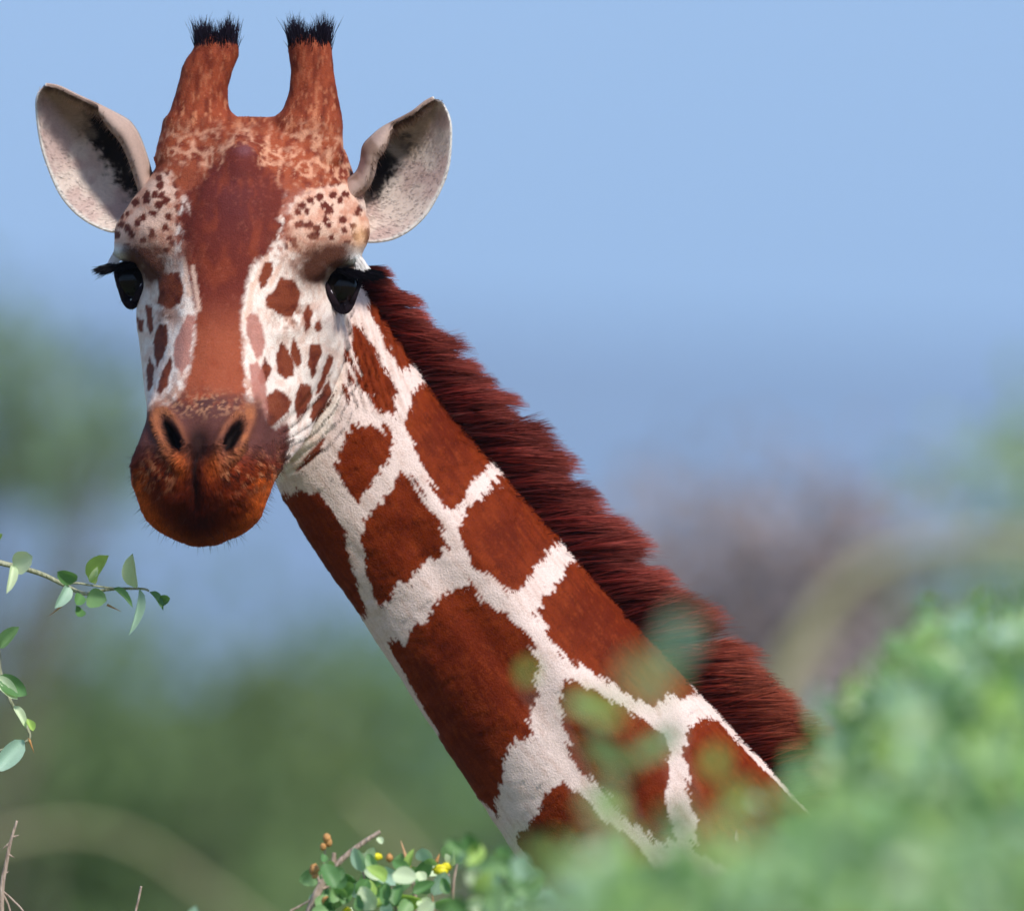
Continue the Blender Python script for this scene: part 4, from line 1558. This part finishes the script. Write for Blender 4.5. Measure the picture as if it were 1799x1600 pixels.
def leaf_cloud(name, bases, dirs, lens, widths, tints, mat, parent, seed):
    """many simple leaves joined into one mass: 4 triangles each, folded along the rib"""
    r = np.random.default_rng(seed)
    n = len(bases)
    d = dirs / (np.linalg.norm(dirs, axis=1, keepdims=True) + 1e-9)
    ref = r.normal(0, .55, (n, 3)) + np.array(SD) + .5 * BV      # blades turn towards the light
    x = np.cross(d, ref); x /= np.linalg.norm(x, axis=1, keepdims=True) + 1e-9
    z = np.cross(x, d)
    b = bases
    tip = b + d * lens[:, None]
    m1 = b + d * (lens * .38)[:, None]
    m2 = b + d * (lens * .75)[:, None]
    up = z * (widths * .18)[:, None]
    l1, r1 = m1 - x * widths[:, None] * .46 + up, m1 + x * widths[:, None] * .46 + up
    l2, r2 = m2 - x * widths[:, None] * .42 + up, m2 + x * widths[:, None] * .42 + up
    v = np.stack([b, l1, l2, tip, r2, r1], axis=1).reshape(-1, 3)
    k = np.arange(n) * 6
    f = np.concatenate([np.stack([k, k + 1, k + 2, k + 3], -1), np.stack([k, k + 3, k + 4, k + 5], -1)])[:, ::-1]
    o = mobj(name, v, f, mat, parent, smooth=False)
    set_color(o.data, np.repeat(tints, 6, axis=0))
    o['kind'] = 'stuff'
    return o


def path_px(pts, dist):
    """list of (px, py[, extra distance]) on rays -> smooth world path"""
    return cr(np.array([ray(p[0], p[1], dist + (p[2] if len(p) > 2 else 0)) for p in pts]), 8 * len(pts), closed=False)


def stem(name, path, r0, r1, mat, parent, seg=7):
    path = np.asarray(path)
    v, f = tube(path, np.linspace(r0, r1, len(path)), seg)
    return mobj(name, np.array(v), f, mat, parent)


def thorn(parent, base, tip, r=.0016, mat=None):
    P = np.linspace(base, tip, 4)
    v, f = tube(P, [r, r * .75, r * .4, r * .08], 6)
    return mobj('thorn', np.array(v), f, mat or M_THORN, parent)


def blob(name, c, r, mat, parent, sq=(1, 1, 1), seed=0):
    v, f = uv_sphere(np.zeros(3), 1.0, (1, 1, 1), 10, 7)
    rr = np.random.default_rng(seed)
    v = v * (1 + .16 * np.sin(v @ rr.normal(0, 3, 3) + seed)[:, None]) * np.array(sq) * r + np.asarray(c)
    return mobj(name, v, f, mat, parent)


def mm(px, dist=DIST):
    return px / PPM * dist / DIST


# ---- shrub whose leafy twig reaches in from the left, at the giraffe's distance
shrub_l = empty('leafy_shrub', (-1.35, -.05, 0))
tag(shrub_l, 'tall shrub with a thin twig of rounded pale leaves below the giraffe muzzle', 'shrub')
LD = 19.9
trunk = cr(np.array([(-1.35, -.05, 0), (-1.30, -.03, .9), (-1.22, -.06, 1.8), (-1.12, -.05, 2.6), (-1.02, -.05, 3.1), (-.95, -.02, 3.4)]), 40, closed=False)
stem('stem', trunk, .035, .010, M_TWIG_G, shrub_l, 9)
t1 = path_px([(-90, 960), (-40, 975), (0, 988), (45, 999), (80, 1011), (112, 1027), (146, 1042), (172, 1038), (205, 1034), (250, 1034), (262, 1038)], LD)
stem('twig', np.concatenate([[trunk[34]], t1]), .0042, .0013, M_TWIG_G, shrub_l)
stem('twig', path_px([(112, 1027), (135, 1024), (160, 1028), (190, 1032), (215, 1034)], LD - .01), .0016, .001, M_TWIG_G, shrub_l)
thorn(shrub_l, ray(188, 1062, LD), ray(213, 1074, LD), .0016)
thorn(shrub_l, ray(108, 1064, LD), ray(86, 1082, LD), .0016)
LF = [  # base, tip, width px, roll, kind, tint
    ((24, 998), (62, 976), 40, .25, 0, 1), ((22, 992), (18, 1040), 18, .5, 1, 1),
    ((134, 1020), (98, 1000), 28, .35, 0, 2), ((160, 1022), (196, 974), 34, .5, 3, 4), ((163, 1024), (168, 1000), 16, .2, 1, 1),
    ((240, 1032), (236, 968), 30, .5, 3, 1), ((120, 1028), (103, 1068), 24, .55, 1, 3), ((143, 1044), (132, 1066), 22, .2, 0, 2), ((140, 1066), (128, 1092), 22, .3, 2, 2),
    ((152, 1050), (192, 1056), 36, .2, 0, 0), ((198, 1034), (236, 1058), 15, .8, 1, 2), ((244, 1034), (238, 1116), 17, .6, 1, 3),
    ((263, 1040), (290, 1064), 15, .8, 1, 2), ((281, 1062), (312, 1050), 20, .3, 2, 2), ((165, 1060), (178, 1068), 10, .2, 0, 1)]
for b, t, w, ro, kd, ti in LF:
    put_leaf(shrub_l, ray(*b, LD - .01), ray(*t, LD - .03), mm(w), ro, kd, ti)
t2 = path_px([(-60, 1090), (-30, 1120), (-5, 1140), (0, 1180), (20, 1235), (42, 1268), (52, 1290), (46, 1302), (20, 1310), (-30, 1330)], LD)
stem('twig', np.concatenate([[trunk[30]], t2]), .0035, .0012, M_TWIG_G, shrub_l)
for b, t, w, ro, kd, ti in [((0, 1138), (37, 1100), 24, .3, 3, 0), ((-6, 1190), (50, 1224), 34, .2, 0, 2), ((-8, 1188), (32, 1232), 26, .3, 0, 1), ((24, 1240), (50, 1276), 16, .5, 1, 1), ((48, 1262), (56, 1292), 15, .4, 2, 4), ((42, 1300), (-14, 1356), 36, .15, 0, 3), ((-8, 950), (6, 936), 10, .1, 0, 4)]:
    put_leaf(shrub_l, ray(*b, LD - .01), ray(*t, LD - .02), mm(w), ro, kd, ti)
thorn(shrub_l, ray(50, 1296, LD), ray(60, 1322, LD), .002, M_BUD)
# leafy mass of that shrub, outside the frame to the left and below
_r = np.random.default_rng(101)
_n = 5000
_c = np.array([-1.35, -.05, 2.2])
_b = _c + _r.normal(0, 1, (_n, 3)) * np.array([.17, .25, .5])
_b = _b[(W2V(_b)[:, 0] < -.80)]
_n = len(_b)
leaf_cloud('foliage', _b, _r.normal(0, 1, (_n, 3)) + np.array([0, 0, .4]), _r.uniform(.02, .035, _n), _r.uniform(.013, .022, _n), np.array(TINTS)[_r.integers(0, 5, _n)] * _r.uniform(.7, 1.2, (_n, 1)), M_LEAF, shrub_l, 102)

# ---- bare thorny twigs at the lower left
dry_l = empty('thorny_twig', (-.86, -.10, 0))
tag(dry_l, 'bare brown thorny twig below the leafy twig, without leaves', 'twig')
DL = 19.85
p = np.concatenate([cr(np.array([(-.86, -.10, 0), (-.80, -.12, 1.0), (-.70, -.12, 2.0), ray(-10, 1660, DL)]), 30, closed=False), path_px([(2, 1610), (3, 1560), (10, 1520), (18, 1480), (30, 1441)], DL)])
stem('stem', p, .0062, .0014, M_TWIG, dry_l)
for b, t in [((6, 1535), (16, 1530)), ((14, 1500), (26, 1506)), ((20, 1478), (2, 1492)), ((22, 1470), (34, 1466))]:
    thorn(dry_l, ray(*b, DL), ray(*t, DL), .0018, M_TWIG)
for pts in ([(5, 1565), (22, 1580), (42, 1602), (60, 1640)], [(4, 1568), (15, 1590), (22, 1620)], [(6, 1560), (0, 1590), (-8, 1620)], [(248, 1556), (242, 1585), (232, 1620), (200, 1700), (120, 1800), (20, 1850)]):
    stem('twig', path_px(pts, DL), .0016, .0011, M_TWIG, dry_l)

# ---- shrub top at the bottom centre, in focus
shrub_c = empty('flowering_shrub', (-.25, -.4, 0))
tag(shrub_c, 'low shrub with small yellow flowers and thorny tan twigs under the giraffe throat', 'shrub')
CD = 19.6
base_c = np.array([(-.25, -.4, 0), (-.27, -.4, 1.0), (-.26, -.4, 2.0)])
main = np.concatenate([cr(np.concatenate([base_c, [ray(520, 1680, CD)]]), 30, closed=False), path_px([(545, 1600), (560, 1562), (585, 1525), (625, 1489), (668, 1460)], CD)])
stem('stem', main, .0085, .0024, M_TWIG, shrub_c)
for pts, r0 in (([(582, 1530), (586, 1512), (587, 1497)], .0042), ([(562, 1560), (560, 1545), (556, 1532)], .0022), ([(562, 1562), (590, 1552), (620, 1542)], .002),
                ([(735, 1640), (730, 1590), (728, 1560), (722, 1530)], .004), ([(728, 1562), (760, 1550), (790, 1536)], .0036), ([(640, 1640), (645, 1580), (640, 1540), (632, 1505)], .0025),
                ([(800, 1660), (795, 1580), (800, 1530), (812, 1490)], .0026), ([(860, 1680), (865, 1590), (870, 1520)], .0026), ([(930, 1700), (930, 1600), (920, 1560)], .0026), ([(510, 1600), (545, 1580), (562, 1562)], .0016), ([(700, 1620), (690, 1570), (680, 1530)], .0022), ([(565, 1540), (570, 1505), (572, 1480)], .0014)):
    stem('twig', path_px(pts, CD), r0, r0 * .5, M_TWIG, shrub_c)
thorn(shrub_c, ray(719, 1524, CD), ray(704, 1476, CD), .0034)
thorn(shrub_c, ray(735, 1562, CD), ray(788, 1535, CD), .0032)
thorn(shrub_c, ray(766, 1515, CD), ray(772, 1499, CD), .003, M_BUD)
thorn(shrub_c, ray(762, 1600, CD), ray(759, 1563, CD), .002)
for i, (x, y, r) in enumerate([(574, 1473, 7), (577, 1479, 6), (568, 1487, 5), (552, 1527, 8), (553, 1536, 6), (573, 1582, 7), (684, 1506, 6)]):
    blob('bud', ray(x, y, CD - .01), mm(r), M_BUD, shrub_c, (1, 1, 1.3), i)
for i, (x, y, r) in enumerate([(775, 1527, 13), (784, 1522, 9), (662, 1504, 9), (632, 1590, 9), (610, 1598, 7)]):
    fl = blob('flower', ray(x, y, CD - .02), mm(r), M_FLOWER, shrub_c, (1.15, .8, .8), i + 20)
LC = [((640, 1530), (622, 1484), 26, .3, 0, 3), ((645, 1520), (660, 1486), 22, .4, 0, 1), ((650, 1545), (640, 1590), 30, .2, 0, 4), ((660, 1530), (708, 1552), 30, .15, 0, 3), ((716, 1530), (722, 1490), 16, .5, 1, 4),
      ((748, 1512), (742, 1486), 30, .2, 0, 3), ((760, 1520), (758, 1500), 24, .3, 2, 0), ((790, 1515), (806, 1474), 42, .2, 0, 0), ((800, 1512), (824, 1496), 24, .3, 0, 4), ((795, 1520), (790, 1485), 22, .6, 1, 1),
      ((600, 1575), (632, 1550), 26, .3, 2, 0), ((610, 1560), (600, 1590), 24, .2, 0, 2), ((585, 1590), (570, 1610), 20, .2, 0, 2), ((700, 1590), (680, 1560), 26, .3, 0, 2), ((720, 1580), (700, 1610), 28, .2, 0, 0), ((735, 1580), (756, 1600), 26, .4, 2, 1),
      ((625, 1550), (606, 1524), 18, .5, 2, 2), ((570, 1500), (566, 1516), 14, .3, 0, 2), ((735, 1530), (745, 1552), 20, .3, 0, 1), ((670, 1590), (690, 1604), 22, .3, 0, 3), ((665, 1470), (672, 1484), 12, .2, 0, 1)]
for b, t, w, ro, kd, ti in LC:
    put_leaf(shrub_c, ray(*b, CD - .02), ray(*t, CD - .03), mm(w), ro, kd, ti)
_r = np.random.default_rng(111)
for i in range(150):
    x = _r.uniform(560, 800) if i < 70 else _r.uniform(805, 965)
    top = 1528 if x < 700 else (1520 if x < 800 else np.interp(x, [805, 850, 900, 965], [1500, 1486, 1520, 1575]))
    y = _r.uniform(top, 1640)
    ds = CD + (_r.uniform(-.15, .1) if x < 800 else _r.uniform(-1.6, -.7))
    a = _r.uniform(0, 2 * math.pi)
    L = _r.uniform(28, 50)
    put_leaf(shrub_c, ray(x, y, ds), ray(x + L * math.cos(a), y - L * math.sin(a), ds + _r.uniform(-.02, .02)), mm(_r.uniform(20, 36)), _r.uniform(-.7, .7), int(_r.integers(0, 4)), int(_r.choice([0, 0, 2, 2, 3, 4, 1])))
_n = 9000
_b = np.array([-.1, -.6, 2.35]) + _r.normal(0, 1, (_n, 3)) * np.array([.42, .35, .32])
_v = W2V(_b)
_py = 800 - _v[:, 1] * PPM * DIST / (DIST - _v[:, 2])
_b = _b[(_py > 1625) & (_b[:, 2] > .6)]
_n = len(_b)
leaf_cloud('foliage', _b, _r.normal(0, 1, (_n, 3)) + np.array([0, 0, .4]), _r.uniform(.02, .034, _n), _r.uniform(.013, .022, _n), np.array(TINTS)[_r.integers(0, 5, _n)] * _r.uniform(.6, 1.2, (_n, 1)), M_LEAF, shrub_c, 112)

# ---- the big bush in front of the giraffe, out of focus
bush = empty('leafy_bush', ray(1500, 800, 15.6) * np.array([1, 1, 0]))
tag(bush, 'large green bush standing before the giraffe chest and lower neck', 'bush')
BX = [880, 940, 1000, 1100, 1200, 1290, 1370, 1440, 1490, 1540, 1580, 1640, 1720, 1799, 1950, 2200]
BY = [1590, 1560, 1545, 1530, 1520, 1520, 1505, 1420, 1310, 1270, 1225, 1170, 1165, 1150, 1110, 1100]
_r = np.random.default_rng(121)
bb = np.array(bush.location)
tips, allb, alld = [], [], []
n_leaf_parts = 0
for i in range(120):
    x = 960 + 1200 * _r.random() ** .6
    top = np.interp(x, BX, BY)
    y = top + (abs(_r.normal(0, 60)) if i < 60 else _r.uniform(40, 420))
    ds = np.clip(16.6 - (y - 1150) / 450 * 2.6 + _r.normal(0, .5), 12.6, 17.0)
    tip = ray(x, y, ds)
    base = bb + np.array([_r.normal(0, .05), _r.normal(0, .05), _r.uniform(.0, .5)])
    mid = base * .45 + tip * .55 + np.array([_r.normal(0, .1), _r.normal(0, .1), .15])
    P = cr(np.array([base, mid, tip - np.array([_r.normal(0, .03), 0, .16]), tip]), 24, closed=False)
    if i < 46:
        stem('branch', P, .010, .0016, M_TWIG, bush, 5)
    nl = 70
    q = 1 - _r.random(nl) ** 1.6 * .38
    idx = np.clip(q * 23, 0, 22.99)
    pos = P[idx.astype(int)] + (P[idx.astype(int) + 1] - P[idx.astype(int)]) * (idx % 1)[:, None] + _r.normal(0, .022, (nl, 3))
    dd = _r.normal(0, 1, (nl, 3)) + np.array([0, 0, .5])
    if i < 60:
        for k in range(5):
            d_ = dd[k] / np.linalg.norm(dd[k])
            L = _r.uniform(.024, .036)
            put_leaf(bush, pos[k], pos[k] + d_ * L, L * .62, _r.uniform(-.8, .8), int(_r.integers(0, 4)), int(_r.integers(0, 5)), toward=np.array(SD) + BV)
        pos, dd = pos[5:], dd[5:]
    allb.append(pos); alld.append(dd)
for b, t, w, kd, ti, ds in [((1010, 1215), (1105, 1262), 40, 0, 4, 15.4), ((995, 1235), (1060, 1240), 34, 1, 0, 15.6), ((925, 1195), (930, 1160), 30, 0, 4, 15.6), ((1190, 1160), (1200, 1060), 60, 2, 3, 13.6), ((1100, 1180), (1190, 1200), 70, 0, 0, 13.2),
                             ((1180, 1310), (1185, 1260), 36, 0, 3, 15.8), ((1040, 1330), (1130, 1350), 36, 1, 2, 15.4), ((1110, 1330), (1190, 1290), 40, 0, 0, 15.4), ((1060, 1380), (1090, 1440), 40, 0, 4, 15.4), ((1250, 1360), (1260, 1310), 40, 0, 4, 15.2), ((1150, 1440), (1230, 1400), 46, 2, 0, 15.0), ((1440, 1260), (1432, 1200), 40, 2, 3, 15.2),
                             ((1700, 1130), (1698, 1070), 46, 2, 3, 15.2), ((1560, 1190), (1530, 1150), 40, 0, 0, 15.4), ((1610, 1140), (1650, 1120), 36, 0, 4, 15.4), ((1020, 1420), (1100, 1390), 40, 0, 0, 15.0), ((1080, 1300), (1020, 1290), 34, 2, 2, 15.5), ((1270, 1420), (1330, 1380), 44, 0, 4, 14.8)]:
    put_leaf(bush, ray(*b, ds), ray(*t, ds), mm(w, ds), _r.uniform(-.4, .4), kd, ti)
for pts in ([(1120, 1500), (1090, 1400), (1040, 1260), (995, 1225)], [(1230, 1480), (1200, 1380), (1180, 1310), (1150, 1180)], [(1060, 1500), (1030, 1400), (960, 1250), (925, 1195)]):
    stem('branch', path_px(pts, 15.5), .003, .0012, M_TWIG, bush, 5)
_n = 15000
_x = 930 + 1300 * _r.random(_n) ** .8
_top = np.interp(_x, BX, BY)
_y = _top + 60 + _r.random(_n) ** .9 * 800
_ds = np.clip(16.6 - (_y - 1150) / 450 * 2.6 + _r.normal(0, .6, _n), 12.6, 17.2)
_b = np.array([ray(a, b, c) for a, b, c in zip(_x, _y, _ds)])
_keep = fbm(_x / 70, _y / 70, 401, 2) > .36
_keep &= ~((_x < 1440) & (_y < 1640) & (_r.random(_n) > .32))
allb.append(_b[_keep]); alld.append(_r.normal(0, 1, (_keep.sum(), 3)) + np.array([0, 0, .5]))
allb, alld = np.concatenate(allb), np.concatenate(alld)
_n = len(allb)
leaf_cloud('foliage', allb, alld, _r.uniform(.022, .038, _n), _r.uniform(.014, .024, _n), np.array(TINTS)[_r.choice(5, _n, p=[.38, .06, .26, .10, .20])] * _r.uniform(.6, 1.3, (_n, 1)), M_LEAF, bush, 122)


# ---- trees behind, far out of focus
def bg_tree(name, label, px, top, dist, rx, rz, n, leaf, tint, seed, group=None, cat='tree', sparse=0.0, twigs=0, fine=1.0, mat=None):
    r = np.random.default_rng(seed)
    tp = ray(px, top, dist)
    base = np.array([tp[0], tp[1], 0.0])
    root = empty(name, base)
    tag(root, label, cat, group)
    h = tp[2]
    crown_c = np.array([tp[0], tp[1], h - rz])
    tr = MB()
    P = cr(np.array([base, base + [.1, 0, h * .25], base + [-.05, .05, h * .5], crown_c + [0, 0, rz * .3]]), 20, closed=False)
    tr.add(*tube(P, np.linspace(.16 * h / 6, .04, 20), 9))
    tr.build('trunk', M_BARK, root)
    ends = []
    for i in range(9 + twigs):
        th = r.uniform(0, 2 * math.pi); ph = math.acos(r.uniform(-.4, 1)); rr = r.uniform(.7, 1.0)
        e = crown_c + np.array([math.sin(ph) * math.cos(th) * rx, math.sin(ph) * math.sin(th) * rx, math.cos(ph) * rz]) * rr
        s = P[r.integers(7, 17)]
        Q = cr(np.array([s, (s + e) / 2 + r.normal(0, .12, 3), e]), 12, closed=False)
        v, f = tube(Q, np.linspace(.035 * fine, .008 * fine, 12), 6)
        mobj('limb', np.array(v), f, M_BARK, root)
        ends.append(Q)
    if n:
        # leaf clumps along the limbs and through the crown
        nc = 60
        th = r.uniform(0, 2 * math.pi, nc); ph = np.arccos(r.uniform(-.7, 1, nc)); rr = r.uniform(.35, 1.0, nc) ** .6
        cl = crown_c + np.stack([np.sin(ph) * np.cos(th) * rx, np.sin(ph) * np.sin(th) * rx, np.cos(ph) * rz], -1) * rr[:, None]
        cl = cl[r.random(nc) > sparse]
        k = r.integers(0, len(cl), n)
        b = cl[k] + r.normal(0, 1, (n, 3)) * np.array([rx, rx, rz * .7]) * .16
        t = np.tile(np.array(tint), (n, 1)) * r.uniform(.55, 1.35, (n, 1)) * (0.75 + .5 * r.random(len(cl))[k])[:, None]
        leaf_cloud('crown', b, r.normal(0, 1, (n, 3)) + np.array([0, 0, .3]), r.uniform(.7, 1.3, n) * leaf, r.uniform(.4, .8, n) * leaf, t, mat or M_LEAF_BG, root, seed + 1)
    return root


BGG = 'trees behind the giraffe'
bg_tree('green_tree', 'dark green rounded tree behind the leafy twig', 60, 1060, 58, 1.25, 1.5, 7000, .10, (.9, 1.0, .85), 201, BGG)
bg_tree('green_tree', 'olive green tree behind the thorny twigs', 330, 1190, 66, 1.3, 1.6, 7000, .10, (1.0, .95, .75), 211, BGG)
bg_tree('green_tree', 'deep green tree behind the flowering shrub', 610, 1160, 72, 1.5, 1.8, 8000, .11, (.95, 1.15, .95), 221, BGG)
bg_tree('green_tree', 'green tree behind the lower edge of the giraffe neck', 900, 1120, 78, 1.5, 1.9, 7000, .11, (.95, 1.1, .95), 231, BGG)
bg_tree('grey_tree', 'sparse grey green tree beside the giraffe face', -230, 490, 46, .95, .42, 1900, .08, (1.25, 1.35, 2.0), 241, BGG, sparse=.1, twigs=10, fine=.6)
bg_tree('grey_tree', 'bare grey twiggy tree behind the mane', 1420, 900, 44, .85, 1.3, 15000, .07, (1.0, 1.0, 1.1), 251, BGG, sparse=.2, twigs=60, fine=.75, mat=M_DRY)
bg_tree('grey_tree', 'thin pale tree rising above the leafy bush', 2080, 560, 42, .75, .8, 900, .08, (2.0, 2.0, 2.6), 261, BGG, sparse=.3, twigs=14, fine=.6)
bg_tree('green_tree', 'wide green tree behind the leafy bush', 1800, 1010, 60, 1.4, 1.6, 6000, .10, (1.0, 1.1, .9), 271, BGG)

# ---- arching dry branches in the middle distance
arch = empty('arching_shrub', ray(1330, 800, 38) * np.array([1, 1, 0]))
tag(arch, 'pale arching branch curving over behind the leafy bush', 'shrub')
p = np.concatenate([cr(np.array([np.array(arch.location), ray(1290, 2400, 38), ray(1300, 1700, 38), ray(1330, 1330, 38)]), 30, closed=False), path_px([(1380, 1170), (1450, 1060), (1550, 985), (1680, 950), (1830, 945), (1950, 990)], 38)])
M_PALE = bark_mat('pale_branch', lin(140, 140, 100), lin(180, 176, 136), 30.0)
stem('stem', p, .026, .015, M_PALE, arch, 8)
stem('stem', p + np.array([.02, .06, -.03]), .02, .012, M_PALE, arch, 8)
arch2 = empty('arching_shrub', ray(-40, 800, 36) * np.array([1, 1, 0]))
tag(arch2, 'pale bent branch arching low behind the thorny twig', 'shrub')
p = np.concatenate([cr(np.array([np.array(arch2.location), ray(-160, 2400, 36), ray(-140, 1600, 36)]), 20, closed=False), path_px([(-60, 1495), (40, 1465), (140, 1455), (240, 1480), (340, 1545), (430, 1610), (520, 1680)], 36)])
stem('stem', p, .012, .008, M_PALE, arch2, 8)
arch3 = empty('arching_shrub', ray(760, 800, 34) * np.array([1, 1, 0]))
tag(arch3, 'short pale branch stub leaning behind the flowering shrub', 'shrub')
p = np.concatenate([cr(np.array([np.array(arch3.location), ray(800, 2400, 34), ray(790, 1700, 34)]), 20, closed=False), path_px([(760, 1580), (720, 1500), (660, 1440), (620, 1400)], 34)])
stem('stem', p, .014, .007, M_PALE, arch3, 8)
